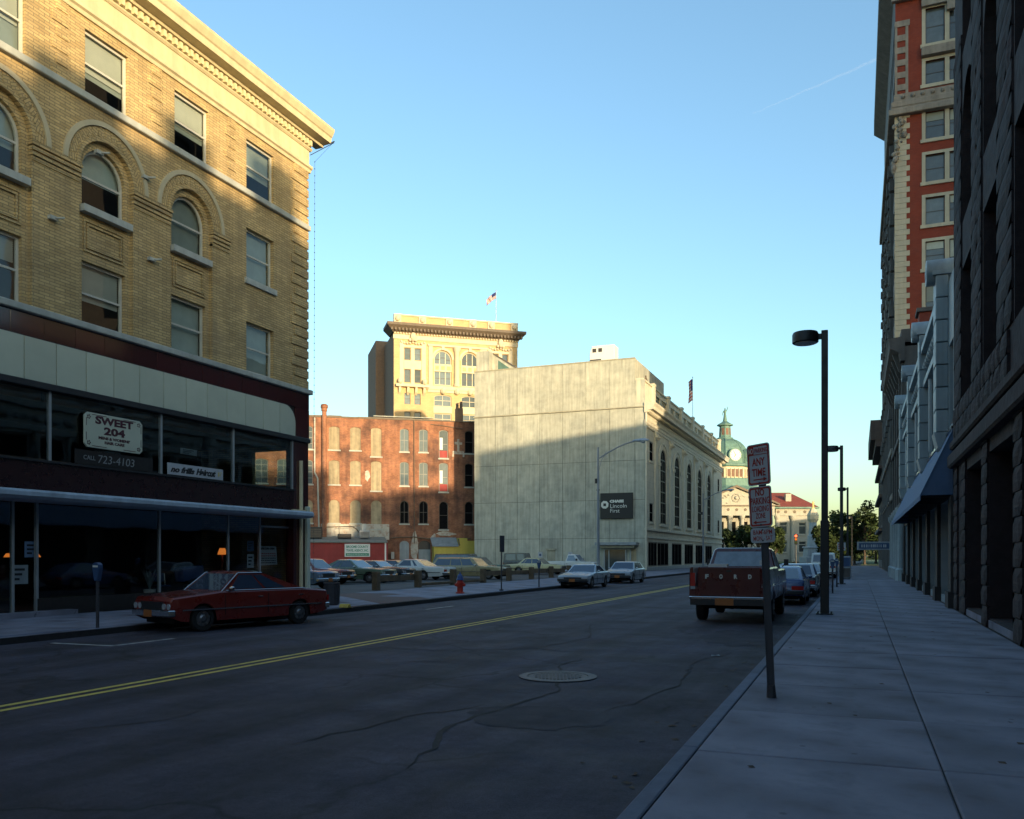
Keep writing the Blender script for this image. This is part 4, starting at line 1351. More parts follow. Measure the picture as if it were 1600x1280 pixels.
q.ob('cartouche', 'terra_cream', TW)
for x in (11.3,):
    Mb().lathe(x, -.15, [(.62, 31.75), (.62, 32.2), (.52, 32.3), (.48, 37.9), (.62, 38.1), (.75, 38.6), (.75, 38.8)], 14).ob('column', 'terra_cream', TW, smooth=True)
q = Mb()
q.box(6.0, 17.0, -.3, .05, 38.8, 39.15).box(6.2, 6.9, -.2, .05, 31.8, 38.8).box(15.6, 16.9, -.2, .05, 31.8, 38.8)
q.ob('centre_frame', 'terra_cream', TW)
box('frieze', 'terra_cream', TW, -.1, W + .1, -.15, .05, 39.7, 40.5)
q = Mb()
for k in range(46):
    q.box(.05 + k * .5, .3 + k * .5, -.4, -.15, 40.55, 40.8)
q.ob('dentils', 'terra_cream', TW)
Mb().add([(-.2, -.2, 40.85), (W + .2, -.2, 40.85), (W + 1.3, -1.3, 41.9), (-1.3, -1.3, 41.9), (-1.3, -1.3, 42.35), (W + 1.3, -1.3, 42.35), (W + 1.3, 4.0, 42.35), (-1.3, 4.0, 42.35),
          (-.2, 4.0, 40.85), (W + .2, 4.0, 40.85), (-1.3, 4.0, 41.9), (W + 1.3, 4.0, 41.9)],
         [(0, 1, 2, 3), (3, 2, 5, 4), (4, 5, 6, 7), (0, 3, 10, 8), (3, 4, 7, 10), (1, 9, 11, 2), (2, 11, 6, 5), (8, 10, 7, 6, 11, 9)]).ob('cornice', 'cornice_brown', TW)
q = Mb()
for k in range(38):
    q.box(-.6 + k * .64, -.3 + k * .64, -1.0, -.3, 41.05, 41.5)
q.ob('cornice_brackets', 'cornice_brown', TW)
box('parapet', 'yellow_brick', TW, 0, W, -.2, .3, 42.3, 43.75)
for x in (.6, 5.0, 9.9, 14.2, 17.6, 22.0):
    Mb().box(x - .65, x + .65, -.45, .4, 42.3, 44.0).ball((x, -.5, 43.2), .5, 7, 1.1).ob('parapet_pier', 'terra_cream', TW)
box('parapet_coping', 'terra_cream', TW, 0, W, -.4, .4, 43.75, 43.98)
flag('flagpole', 'striped national flag flying from a tall pole on the yellow tower roof', TW.location + Vector((math.cos(TA) * 20 - math.sin(TA) * 5, math.sin(TA) * 20 + math.cos(TA) * 5, 41)) * 1. - Vector((math.cos(TA) * 4 - math.sin(TA) * 1, math.sin(TA) * 4 + math.cos(TA) * 1, 8.2)), 8.2, 1.5, .95, .75, rad(20))


# ------------------------------------------------------------------ courthouse with green dome
CH = thing('courthouse', 'domed stone courthouse with a columned portico, clock faces and a red roofed wing', 'building', (-25.0, 221.8, 0), YAW)
PXC = -3.9                               # portico axis (local x)
q = Mb()
wop = []
for x in (7.4, 12.2):
    wop += [(x, x + 1.8, 6.9, 9.9), (x, x + 1.8, 2.4, 5.1)]
wall(q, 6.2, 14.9, 0, 11.6, wop, 0, .35)
q.poly([(14.9, 0, 0), (14.9, 20, 0), (14.9, 20, 13), (14.9, 0, 13)])
wall(q, PXC - 20, PXC - 9.5, 0, 13.2, [], 0, .3)
wall(q, PXC - 9.5, 6.2, 0, 13.2, [], 3.2, .3)
q.ob('wall', 'court_stone', CH, fix=False)
for a, b, c, d in wop:
    win(CH, I4, a, b, c, d, y=.28, frame='court_stone', t=.14, nx=1, nz=1)
    box('transom', 'court_stone', CH, a, b, .2, .3, c + (d - c) * .68, c + (d - c) * .68 + .2)
    box('sill', 'court_stone', CH, a - .2, b + .2, -.25, .1, c - .3, c)
box('entablature', 'court_stone', CH, 6.3, 15.1, -.3, .2, 11.6, 13.3)
q = Mb()
for x in (6.9, 8.8, 11.0, 13.6):
    q.cyl((x, -.38, 12.55), (x, -.29, 12.55), .38, n=10)
for k in range(9):
    q.cyl((PXC - 8.5 + k * 2.15, -1.48, 13.05), (PXC - 8.5 + k * 2.15, -1.39, 13.05), .36, n=10)
q.ob('wreaths', 'cornice_brown', CH)
for x in (6.6, 10.5):
    Mb().lathe(x, -.25, [(.62, 0), (.62, .5), (.52, .6), (.45, 10.6), (.62, 10.8), (.75, 11.5), (.75, 11.6)], 10).ob('pilaster', 'court_stone', CH, smooth=True)
box('eaves', 'verdigris', CH, 5.0, 16.9, -1.3, 21, 13.35, 13.75)
Mb().add([(3.0, -1.2, 13.76), (16.8, -1.2, 13.76), (16.8, 21, 13.76), (3.0, 21, 13.76), (6.0, 8.5, 18.0), (12.6, 8.5, 18.0)],
         [(0, 1, 5, 4), (1, 2, 5), (2, 3, 4, 5), (3, 0, 4)]).ob('wing_roof', 'roof_tile', CH)
box('chimney', 'court_stone', CH, 9.7, 11.1, 2.5, 3.8, 14.4, 17.3)
# portico
for k in range(6):
    x = PXC - 7.6 + k * 3.05 + .0
    Mb().lathe(x, -1.0, [(.7, 3.2), (.7, 3.7), (.56, 3.8), (.48, 10.6), (.6, 10.75), (.8, 11.45), (.8, 11.6)], 12).ob('column', 'court_stone', CH, smooth=True)
for k in range(5):
    box('porch_shade_door', 'dark_pane', CH, PXC - 7.2 + k * 3.05, PXC - 5.1 + k * 3.05, 3.1, 3.19, 3.3, 10.2)  # dark door panels added for the shade behind the columns
box('porch_steps', 'court_stone', CH, PXC - 10, PXC + 10, -3.5, 3.2, 0, 3.2)
box('porch_entablature', 'court_stone', CH, PXC - 9.6, PXC + 9.6, -1.4, 3.2, 11.6, 13.9)
Mb().ext([(PXC - 10.3, 14.2), (PXC + 10.3, 14.2), (PXC, 18.6)], -1.0, 3, 'y').ob('pediment', 'court_stone', CH)
Mb().box(PXC - 10.8, PXC + 10.8, -1.9, 3.1, 13.9, 14.2).ext([(PXC - 10.8, 14.2), (PXC - 10.8, 14.6), (PXC, 19.2), (PXC, 18.6)], -1.8, 3.1, 'y').ext([(PXC + 10.8, 14.2), (PXC, 18.6), (PXC, 19.2), (PXC + 10.8, 14.6)], -1.8, 3.1, 'y').ob('pediment_cornice', 'cornice_brown', CH)
q = Mb()
for k in range(16):
    a = 2 * PI * k / 16
    q.ball((PXC + .95 * math.cos(a), -1.05, 16 + .95 * math.sin(a)), .2, 5)
q.ball((PXC, -1.05, 16), .5, 6)
for k in range(26):
    x = RND.uniform(-7.5, 7.5)
    z = 14.5 + RND.uniform(0, 1) * max(.1, (3.4 - abs(x) * .42))
    if abs(x) > 1.3:
        q.ball((PXC + x, -1.02, z), RND.uniform(.15, .4), 5, .7)
q.ob('pediment_relief', 'court_stone', CH)
# drum, dome, lantern, statue
DX, DY, o8 = -4.15, 9.0, rad(-90 + 10 + 22.5)
DT = T(DX, DY, -.07) @ Matrix.Diagonal((1.042, 1.042, 1.042, 1))
Mb(DT).lathe(0, 0, [(9.5, 14), (9.5, 17.6), (8.0, 18.6), (7.6, 20.4), (6.9, 20.6)], 8, o8).ob('dome_base', 'verdigris', CH)
Mb(DT).lathe(0, 0, [(6.2, 20.4), (6.2, 23.4)], 8, o8).ob('drum', 'terra_cream', CH)
Mb(DT).lathe(0, 0, [(6.6, 23.4), (6.9, 23.7), (6.9, 24.1), (6.5, 24.3)], 8, o8).ob('drum_cornice', 'verdigris', CH)
for k in range(8):
    a = rad(-90 + 10) + k * PI / 4
    m_ = DT @ RZ(a + PI / 2)
    q = Mb(m_)
    for j in range(4):
        q.box(-2.0 + j * 1.02, -1.2 + j * 1.02, -5.80, -5.70, 20.9, 22.8)
    q.ob('louvre', 'louver', CH)
    q = Mb(m_)
    for j in range(5):
        q.cyl((-2.12 + j * 1.04, -5.88, 20.6), (-2.12 + j * 1.04, -5.88, 23.0), .12, n=6)
    q.ob('colonnettes', 'terra_cream', CH)
    if k % 2 in (0, 1):
        q = Mb(m_)
        pts = []
        q.cyl((0, -6.1, 26.2), (0, -5.2, 26.2), 1.75, n=20)
        q.box(-1.9, 1.9, -6.0, -4.0, 24.3, 25.4)
        q.ob('dormer', 'verdigris', CH)
        c = Mb(m_).cyl((0, -6.16, 26.2), (0, -6.1, 26.2), 1.4, n=24).ob('clock_face', 'clock_white' if k != 1 else 'gilt', CH)
        q = Mb(m_)
        for j in range(12):
            b = 2 * PI * j / 12
            x, z = math.sin(b), math.cos(b)
            q.add([(x * r + s * z * .05, -6.18, 26.2 + z * r - s * x * .05) for r, s in ((1.05, -1), (1.05, 1), (1.28, 1), (1.28, -1))], [(0, 1, 2, 3)])
        for L_, b in ((1.0, rad(330)), (.7, rad(215))):
            x, z = math.sin(b), math.cos(b)
            q.add([(x * r + s * z * .06, -6.19, 26.2 + z * r - s * x * .06) for r, s in ((-.2, -1), (-.2, 1), (L_, 1), (L_, -1))], [(0, 1, 2, 3)])
        q.ob('clock_hands', 'letter_black', c)
prof = [(6.0 * math.cos(t) ** .8 * .98 + .15, 24.3 + 6.6 * math.sin(t)) for t in [rad(x) for x in (0, 12, 24, 36, 48, 58, 68, 75)]]
Mb(DT).lathe(0, 0, prof, 8, o8).ob('dome', 'verdigris', CH)
for k in range(8):
    a = o8 + k * PI / 4
    Mb(DT).tube([(r * math.cos(a), r * math.sin(a), z) for r, z in prof], .13, 6).ob('dome_rib', 'verdigris', CH)
Mb(DT).lathe(0, 0, [(2.0, 30.4), (2.1, 30.8), (1.9, 31.2), (1.5, 31.3), (1.35, 34.0), (2.0, 34.2), (2.0, 34.45), (.7, 35.2), (.5, 35.4)], 8, o8).ob('lantern', 'verdigris', CH)
for k in range(8):
    Mb(DT @ RZ(rad(10) + k * PI / 4)).box(-.32, .32, -1.36, -1.25, 31.8, 33.5).ob('lantern_opening', 'louver', CH)
ST = thing('rooftop_statue', 'green standing figure with a raised arm on top of the dome', 'statue', CH.location + Vector((math.cos(YAW) * DX - math.sin(YAW) * DY, math.sin(YAW) * DX + math.cos(YAW) * DY, 36.7)), YAW)


def stand_figure(h, m, parent, arm=True):
    q = Mb()
    k = h / 2.0
    q.lathe(0, 0, [(.30 * k, 0), (.30 * k, .1 * k), (.22 * k, .5 * k), (.17 * k, .95 * k), (.15 * k, 1.1 * k), (.21 * k, 1.35 * k), (.2 * k, 1.45 * k), (.07 * k, 1.54 * k)], 10)
    q.ball((0, -.02 * k, 1.66 * k), .115 * k, 8, 1.2)
    if arm:
        q.cyl((.18 * k, 0, 1.43 * k), (.32 * k, -.04 * k, 1.7 * k), .07 * k, .055 * k, 8).cyl((.32 * k, -.04 * k, 1.68 * k), (.3 * k, -.05 * k, 2.0 * k), .055 * k, .04 * k, 8)
        q.cyl((-.19 * k, 0, 1.42 * k), (-.33 * k, -.05 * k, 1.1 * k), .065 * k, .05 * k, 8).cyl((-.33 * k, -.05 * k, 1.12 * k), (-.36 * k, -.1 * k, .8 * k), .05 * k, .04 * k, 8)
    else:
        q.cyl((.18 * k, 0, 1.43 * k), (.24 * k, -.1 * k, 1.1 * k), .07 * k, .05 * k, 8).cyl((-.18 * k, 0, 1.43 * k), (-.24 * k, -.1 * k, 1.1 * k), .07 * k, .05 * k, 8)
        q.cyl((.26 * k, -.2 * k, 0), (.26 * k, -.2 * k, 1.9 * k), .02 * k, n=6)
    return q.ob('figure', m, parent, smooth=True)


stand_figure(3.9, 'verdigris', ST)
Mb().lathe(0, 0, [(.8, -.1), (.6, .02)], 8).ob('base', 'verdigris', ST)
# memorial column
MO = thing('memorial_column', 'tall stone soldier memorial column with a lit cap and standing figure', 'monument', (-9.2, 201, 0), YAW)
Mb().lathe(0, 0, [(3.2, 0), (3.2, 1.2), (2.4, 1.3), (2.2, 3.2), (2.6, 3.3), (2.4, 3.6)], 4, PI / 4).ob('pedestal', 'terra_grey', MO)
Mb().lathe(0, 0, [(1.3, 3.6), (1.2, 6.0), (.95, 6.2), (.85, 8.9)], 8).ob('shaft', 'terra_grey', MO)
Mb().lathe(0, 0, [(.85, 8.9), (1.25, 9.6), (1.3, 10.6), (.9, 11.4), (.5, 12.0)], 8).ob('capital', 'terra_cream', MO)
stand_figure(1.9, 'gilt', thing('memorial_figure', 'small standing soldier figure on top of the memorial column', 'statue', (-9.2, 201, 11.98), YAW), False)

# ------------------------------------------------------------------ right-hand row
XR = 2.72


def row(name, label, yfar, cat='building'):
    return thing(name, label, cat, (XR, yfar, 0), -PI / 2)


# sandstone block (nearest)
SS = row('sandstone_building', 'dark red rock-faced sandstone building at the right edge of the pavement', 28.8)
L_ = 14.6
ops = [(3.0, 6.2, .2, 3.9), (7.2, 10.6, .2, 3.9), (11.6, 14.0, .2, 3.9)]
for k in range(3):
    x = 1.9 + k * 4.3
    ops += [(x, x + 2.3, 6.0, 9.6), (x, x + 2.3, 10.9, 14.6, 1.1), (x, x + 2.3, 15.6, 17.5)]
q = Mb()
wall(q, 0, L_, 0, 18.3, ops, 0, .55)
q.poly([(0, 0, 10), (0, 3.1, 10), (0, 3.1, 18.3), (0, 0, 18.3)])
q.poly([(L_, 0, 0), (L_, 3.1, 0), (L_, 3.1, 18.3), (L_, 0, 18.3)])
q.poly([(0, 0, 18.3), (L_, 0, 18.3), (L_, 3.1, 18.3), (0, 3.1, 18.3)])
q.poly([(0, 3.1, 8), (L_, 3.1, 8), (L_, 3.1, 18.3), (0, 3.1, 18.3)])
q.box(.0, L_, 3.1, 14, 0, 11)
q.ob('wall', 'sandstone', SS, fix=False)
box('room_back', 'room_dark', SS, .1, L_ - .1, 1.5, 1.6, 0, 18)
rb = []
for v in range(6):
    r = random.Random(v)
    mb = Mb()
    n, m = 4, 3
    g = [[(i / n, -(0 if i in (0, n) or j in (0, m) else r.uniform(.012, .04)), j / m) for i in range(n + 1)] for j in range(m + 1)]
    vs = [p for rr in g for p in rr]
    fs = [(j * (n + 1) + i, j * (n + 1) + i + 1, (j + 1) * (n + 1) + i + 1, (j + 1) * (n + 1) + i) for i in range(n) for j in range(m)]
    mb.add(vs, fs)
    mb.box(0, 1, 0.0, .08, 0, 1)
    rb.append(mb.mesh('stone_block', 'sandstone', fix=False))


def blocks(parent, x0, x1, z0, z1, hrow=.55, y=-.04, wmin=.5, wmax=1.1, holes=()):
    z, n = z0, 0
    while z < z1 - .05:
        h = min(hrow, z1 - z)
        x = x0
        while x < x1 - .02:
            w = RND.uniform(wmin, wmax)
            if x1 - x - w < wmin * .7:
                w = x1 - x
            w = min(w, x1 - x)
            cx, cz = x + w / 2, z + h / 2
            if not any(a - .02 < cx < b + .02 and c < cz < d for a, b, c, d in holes):
                put('stone_block', RND.choice(rb), parent, T(x + .01, y, z + .01) @ Matrix.Diagonal((w - .02, 1, h - .02, 1)))
                n += 1
            x += w
        z += h
    return n


for a, b in ((0, 1.0), (1.9, 3.0), (6.2, 7.2), (10.6, 11.6)):
    blocks(SS, a, b, 0, 4.2, .46, -.05, .9, 1.2)
blocks(SS, 0, 10.0, 5.0, 5.95, .48, -.06)
for x0 in (0, 4.2, 8.5):
    blocks(SS, x0 + (0 if x0 else 0), x0 + 1.9, 6.0, 16.2, .62, -.04, .9, 1.9)
box('string_course', 'sandstone', SS, 0, L_, -.22, .05, 4.2, 4.6, bevel=.05)
box('string_course', 'sandstone', SS, 0, L_, -.16, .05, 4.75, 5.0, bevel=.05)
for o in ops:
    win(SS, I4, *o[:4], pane='dark_pane', rise=o[4] if len(o) > 4 else 0, y=.45, frame='sash_dark', t=.1, nx=2 if o[2] > 1 else 1, nz=2 if o[2] > 1 else 1)
box('reflection_strip', 'paint_sky', SS, 4.6, 4.75, .2, .4, .2, 3.4)  # blue strip painted in for a reflection in the glass
box('doorstep', 'slab_concrete', SS, 3.0, 14.2, -.02, .5, 0.003, .16)

# blue-grey terracotta front with scrolled pilasters and a long awning
TC = row('terracotta_building', 'blue-grey tiled shop building with scroll-topped pilasters and a long slate-blue awning', 58.2)
L_ = 29.2
PT = [1.2, 10.0, 18.7, 26.8]            # pilaster axes (local x) : Y = 57, 48.2, 39.5, 31.4
ops = []
for a, b in zip(PT[:-1], PT[1:]):
    w = (b - a - 1.3) / 3
    for k in range(3):
        ops.append((a + .65 + k * w + .12, a + .65 + (k + 1) * w - .12, 5.7, 8.3))
ops.append((27.6, 28.9, 5.7, 8.3))
for k in range(6):
    ops.append((.9 + k * 4.75, .9 + k * 4.75 + 3.9, .25, 3.4))
q = Mb()
wall(q, 0, L_, 0, 10.4, ops, 0, .35)
q.poly([(0, 0, 0), (0, 14, 0), (0, 14, 10.4), (0, 0, 10.4)])
q.poly([(0, 0, 10.4), (L_, 0, 10.4), (L_, 14, 10.4), (0, 14, 10.4)])
q.ob('wall', 'terra_grey', TC, fix=False)
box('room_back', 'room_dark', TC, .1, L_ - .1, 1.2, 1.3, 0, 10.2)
box('shopfront', 'shop_dark', TC, 0, L_, -.03, -.003, 3.4, 5.4)
for o in ops:
    win(TC, I4, *o[:4], y=.25, frame='terra_grey' if o[2] > 1 else 'sash_dark', pane='dark_pane', t=.1, nx=1, nz=2 if o[2] > 1 else 1)
for k in range(7):
    x = .45 + k * 4.75
    Mb().box(x - .42, x + .42, -.12, .0, 0.05, 3.4).box(x - .5, x + .5, -.2, .0, .0, .5).ob('shop_pier', 'pier_dark', TC)
for x in PT:
    for k in range(7):
        box('tile_block', 'terra_grey', TC, x - .5, x + .5, -.36 - .01 * (k % 2), .0, 5.6 + k * .73 + .015, 5.6 + (k + 1) * .73 - .015, bevel=.02)
    Mb().cyl((x, -.62, 10.93), (x, .5, 10.93), .42, n=16).cyl((x, -.64, 10.93), (x, -.62, 10.93), .2, n=10).box(x - .53, x + .53, -.45, .3, 10.725, 10.86).ob('scroll', 'terra_grey', TC, smooth=True)
    Mb().ext([(0, 5.6), (-.42, 5.6), (-.3, 5.1), (0, 4.9)], x - .5, x + .5, 'x').ob('corbel', 'terra_grey', TC)
for a, b in zip(PT[:-1], PT[1:]):
    Mb().box(a + .5, b - .5, -.22, .0, 8.5, 8.75).box(a + .5, b - .5, -.3, .0, 9.9, 10.15).box(a + .5, b - .5, -.15, .3, 10.4, 10.6).ob('cornice_band', 'terra_grey', TC)
    q = Mb()
    for k in range(10):
        q.ball((a + 1.0 + k * (b - a - 2) / 9, -.08, 9.3), .22, 6, .9)
    q.ob('relief', 'terra_grey', TC)
    w = (b - a - 1.3) / 3
    for k in range(1, 3):
        Mb().cyl((a + .65 + k * w, -.08, 5.6), (a + .65 + k * w, -.08, 8.4), .11, n=8).ob('colonnette', 'terra_grey', TC, smooth=True)
AW = thing('awning', 'long slate-blue canvas awning sloping over the pavement', 'awning', (XR, 53.5, 0), -PI / 2)
Mb().ext([(-.03, 5.46), (-.94, 3.46), (-.94, 3.30), (-.92, 3.30), (-.91, 3.44), (-.03, 5.40)], 0, 24.4, 'x').ob('canvas', 'awning_blue', AW)
for x in (24.38, .02):
    Mb().poly([(x, -.03, 5.44), (x, -.93, 3.45), (x, -.03, 3.45)]).ob('end_flap', 'awning_blue', AW, fix=False)
box('top_rail', 'chrome', AW, 0, 24.4, -.08, -.005, 5.47, 5.55)
q = Mb()
for k in range(7):
    x = .2 + k * 4
    q.tube([(x, -.02, 3.42), (x, -.9, 3.42)], .02, 6)
q.ob('frame', 'dark_metal', AW)

# brown stone building with deep cornice
BS = row('brownstone_building', 'dark brown stone commercial building with a deep projecting cornice', 73.6)
L_ = 15.3
ops = []
for k in range(4):
    x = 1.0 + k * 3.6
    ops += [(x, x + 2.2, 5.6, 8.4), (x, x + 2.2, 9.6, 12.6, .9), (x, x + 2.4, .3, 4.0)]
q = Mb()
wall(q, 0, L_, 0, 14.2, ops, 0, .4)
q.poly([(L_, 0, 0), (L_, 15, 0), (L_, 15, 14.6), (L_, 0, 14.6)])
q.poly([(0, 0, 0), (0, 15, 0), (0, 15, 14.6), (0, 0, 14.6)])
q.poly([(0, 0, 14.6), (L_, 0, 14.6), (L_, 15, 14.6), (0, 15, 14.6)])
q.ob('wall', 'brown_stone', BS, fix=False)
box('room_back', 'room_dark', BS, .1, L_ - .1, 1.2, 1.3, 0, 14)
for o in ops:
    win(BS, I4, *o[:4], rise=o[4] if len(o) > 4 else 0, y=.3, frame='sash_dark', t=.1, nz=2)
Mb().ext([(0, 13.7), (-.25, 13.7), (-.35, 14.2), (-.85, 14.5), (-.9, 14.9), (-1.0, 15.1), (0, 15.2)], -.1, L_ + .1, 'x').ob('cornice', 'brown_stone', BS)
for k in range(8):
    x = .4 + k * 2
    Mb().ext([(0, 13.0), (-.3, 13.2), (-.7, 14.3), (0, 14.4)], x - .15, x + .15, 'x').ob('cornice_bracket', 'brown_stone', BS)
for z in (4.6, 9.0):
    box('string_course', 'brown_stone', BS, 0, L_, -.28, .05, z, z + .35, bevel=.04)
for k in range(5):
    x = .55 + k * 3.55
    Mb().lathe(x, -.18, [(.36, .0), (.36, .7), (.24, .8), (.21, 4.1), (.33, 4.3), (.36, 4.6)], 10).ob('column', 'terra_grey', BS, smooth=True)
    box('pilaster', 'brown_stone', BS, x - .3, x + .3, -.18, .0, 5.0, 13.6)
box('annex_blocker', 'brown_stone', BS, -2.3, -.02, .1, 14, 0, 10.8)  # unseen block added to trim sunlight coming through the alley
box('pediment', 'brown_stone', BS, 10.4, 15.1, -.2, 1.5, 14.9, 15.7)
S = thing('roof_stack', 'red brick chimney stack above the brown stone cornice', 'chimney', (XR + 1.6, 60.5, 15.0), 0)
Mb().box(-.7, .7, -.7, .7, -.5, 2.0).ob('stack', 'tower_red', S)
Mb().box(-.85, .85, -.85, .85, 2.0, 2.25).ob('cap', 'brown_stone', S)
box('rear_shade_block', 'brown_stone', BS, 4.7, 15.2, 5.3, 14, 14.5, 18.5)  # unseen raised blocks added to set the shadow line across the lot
box('rear_shade_block', 'brown_stone', TC, .1, 12.8, 5.3, 14, 10.3, 18.5)
box('rear_shade_block', 'brown_stone', TC, 13, 28, 5.3, 14, 10.3, 15.6)

# red brick tower
RT = thing('red_tower', 'tall red brick office tower with cream corner quoins and paired cream-framed windows', 'building', (XR + .12, 76, .08), 0)
RT.scale = (.953, .953, .953)
FS = RZ(-PI / 2) @ T(-32, 0, 0)           # street side, local x runs from the far end
zs_ = [(z, z + 2.3) for z in (11.0, 14.7, 18.3, 22.0, 25.7, 29.4, 33.0, 36.6)] + [(41.2, 43.2), (44.6, 47.6)]
zs_ = [(3.2, 5.6), (7.2, 9.5)] + zs_
ops = []
for a, b in zs_:
    for x in (2.32, 8.6):
        ops += [(x, x + 1.45, a, b), (x + 1.8, x + 3.25, a, b)]
q = Mb()
wall(q, 0, 14, 0, 52, ops, 0, .3)
q.ob('front_wall', 'tower_red', RT, fix=False)
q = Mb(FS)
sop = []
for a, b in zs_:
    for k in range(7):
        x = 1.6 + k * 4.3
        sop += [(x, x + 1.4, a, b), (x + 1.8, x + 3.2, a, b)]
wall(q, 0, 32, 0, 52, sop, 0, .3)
q.ob('street_wall', 'shaded_stone', RT, fix=False)
Mb().add([(0, 32, 0), (14, 32, 0), (14, 32, 52), (0, 32, 52), (14, 0, 0), (14, 0, 52), (0, 0, 52)], [(0, 1, 2, 3), (4, 1, 2, 5), (6, 5, 2, 3)]).ob('rear_wall', 'tower_red', RT, fix=False)
box('room_back', 'room_dark', RT, .8, 13.9, .8, 31, 0, 51.5)
for a, b in zs_:
    for x in (2.32, 8.6):
        for dx in (0, 1.8):
            win(RT, I4, x + dx, x + dx + 1.45, a, b, y=.2, frame='sash_dark', t=.07, room=None)
        q = Mb()
        q.box(x - .28, x - .002, -.05, .05, a, b).box(x + 1.452, x + 1.798, -.05, .05, a, b).box(x + 3.252, x + 3.53, -.05, .05, a, b).box(x - .28, x + 3.53, -.05, .05, b + .002, b + .25)
        q.box(x - .4, x + 3.65, -.14, .05, a - .28, a - .002)
        q.ob('window_surround', 'tower_stone', RT)
    if a < 41:
        for x in (2.32, 4.12, 8.6, 10.4):
            if RND.random() < .6:
                box('blind', 'curtain', RT, x + .08, x + 1.37, .17, .19, b - RND.uniform(.3, 1.5), b - .05)
for a, b, c, d in sop:
    win(RT, FS, a, b, c, d, y=.2, frame='sash_dark', t=.08)
k = 0
z = 0.
while z < 38.8:
    w = 1.12 if k % 2 == 0 else .86
    box('quoin', 'tower_stone', RT, -.06, w, -.07, .02, z + .012, z + .44)
    z += .45
    k += 1
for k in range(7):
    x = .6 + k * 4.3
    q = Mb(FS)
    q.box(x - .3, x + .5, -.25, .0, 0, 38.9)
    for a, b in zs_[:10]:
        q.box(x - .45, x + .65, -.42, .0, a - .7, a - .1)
    q.ob('street_pilaster', 'shaded_stone', RT)
for z, o in ((38.9, .55), (39.6, .35), (10.2, .4), (6.4, .3)):
    h = .5
    Mb().box(-o, 14, -o, .1, z, z + h).box(-o, .1, .1, 32 + .1, z, z + h).ob('belt_course', 'shaded_trim', RT, bevel=.05)
Mb().box(-.3, 14, -.3, .1, 39.4, 39.6).box(-.12, 14, -.3, .05, 40.1, 40.7).ob('balustrade', 'shaded_trim', RT)
q = Mb()
for k in range(12):
    q.ball((.6 + k * .75, -.32, 40.4), .18, 6)
for k in range(26):
    t_ = k / 26
    q.ball((RND.uniform(-.1, .95 - .7 * t_), RND.uniform(-.22, -.08), 38.6 - 3.6 * t_ + RND.uniform(-.15, .15)), RND.uniform(.10, .24), 6, RND.uniform(.7, 1.5))
for k in range(8):
    q.ball((-.12, RND.uniform(-.05, .2), 34.6 + RND.uniform(-.5, .5)), RND.uniform(.14, .26), 6, 1.3)
q.ob('cartouche', 'shaded_trim', RT)
q = Mb()
for k in range(5):
    q.box(.15, .78, -.085, -.003, 41.1 + k * 1.05, 41.6 + k * 1.05)
q.box(-.05, .149, -.09, -.003, 40.8, 46.5).box(.781, 1.0, -.09, -.003, 40.8, 46.5).box(-.05, 1.12, -.1, -.003, 46.51, 47)
q.ob('banded_pier', 'shaded_trim', RT)
box('upper_sill', 'shaded_trim', RT, 2.0, 14, -.5, .0, 43.5, 44.2)
Mb().box(2.0, 14, -.35, .0, 47.7, 48.5).box(3.9, 4.5, -.4, .0, 47.0, 48.6).box(-.3, 14, -.45, .0, 48.6, 49.3).ob('window_hood', 'shaded_trim', RT)
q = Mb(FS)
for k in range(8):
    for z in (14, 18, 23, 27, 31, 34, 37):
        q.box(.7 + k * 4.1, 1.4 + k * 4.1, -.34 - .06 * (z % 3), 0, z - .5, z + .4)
tag(q.ob('carved_ornament', 'shaded_stone', RT), kind='stuff')
Mb(FS).ext([(0, 51.5), (-.9, 52.2), (-1.15, 52.4), (-1.15, 54), (0, 54)], -.5, 32.8, 'x').ob('cornice', 'shaded_stone', RT)

# two blocks further down
for (y1, y0, h, proj, lab, x) in ((138, 114, 18.2, 1.4, 'dark stone corner building with a boxy overhanging cornice beyond the red tower', XR + .15),):
    FB = thing('corner_building', lab, 'building', (x, y1, 0), -PI / 2)
    L_ = y1 - y0
    q = Mb()
    ops = []
    for k in range(6):
        for z in (1, 5.5, 9.5, 13):
            ops.append((1 + k * 3.9, 3.2 + k * 3.9, z, z + 2.5))
    wall(q, 0, L_, 0, h - 1, ops, 0, .35)
    q.poly([(L_, 0, 0), (L_, 14, 0), (L_, 14, h - 1), (L_, 0, h - 1)])
    q.poly([(0, 0, h - 1), (L_, 0, h - 1), (L_, 14, h - 1), (0, 14, h - 1)])
    q.ob('wall', 'brown_stone', FB, fix=False)
    box('room_back', 'room_dark', FB, .1, L_ - .1, 1.2, 1.3, 0, h - 2)
    for o in ops:
        win(FB, I4, *o, y=.3, frame='sash_dark', t=.1)
    Mb().box(-.2, L_ + .2, -proj, .1, h - 2.4, h).box(-.1, L_ + .1, -proj * .6, .1, h - 3.2, h - 2.4).ob('cornice', 'brown_stone', FB)
    for z in (4.6, 8.7, 12.3):
        box('string_course', 'brown_stone', FB, -.1, L_ + .1, -.5, .05, z, z + .4)

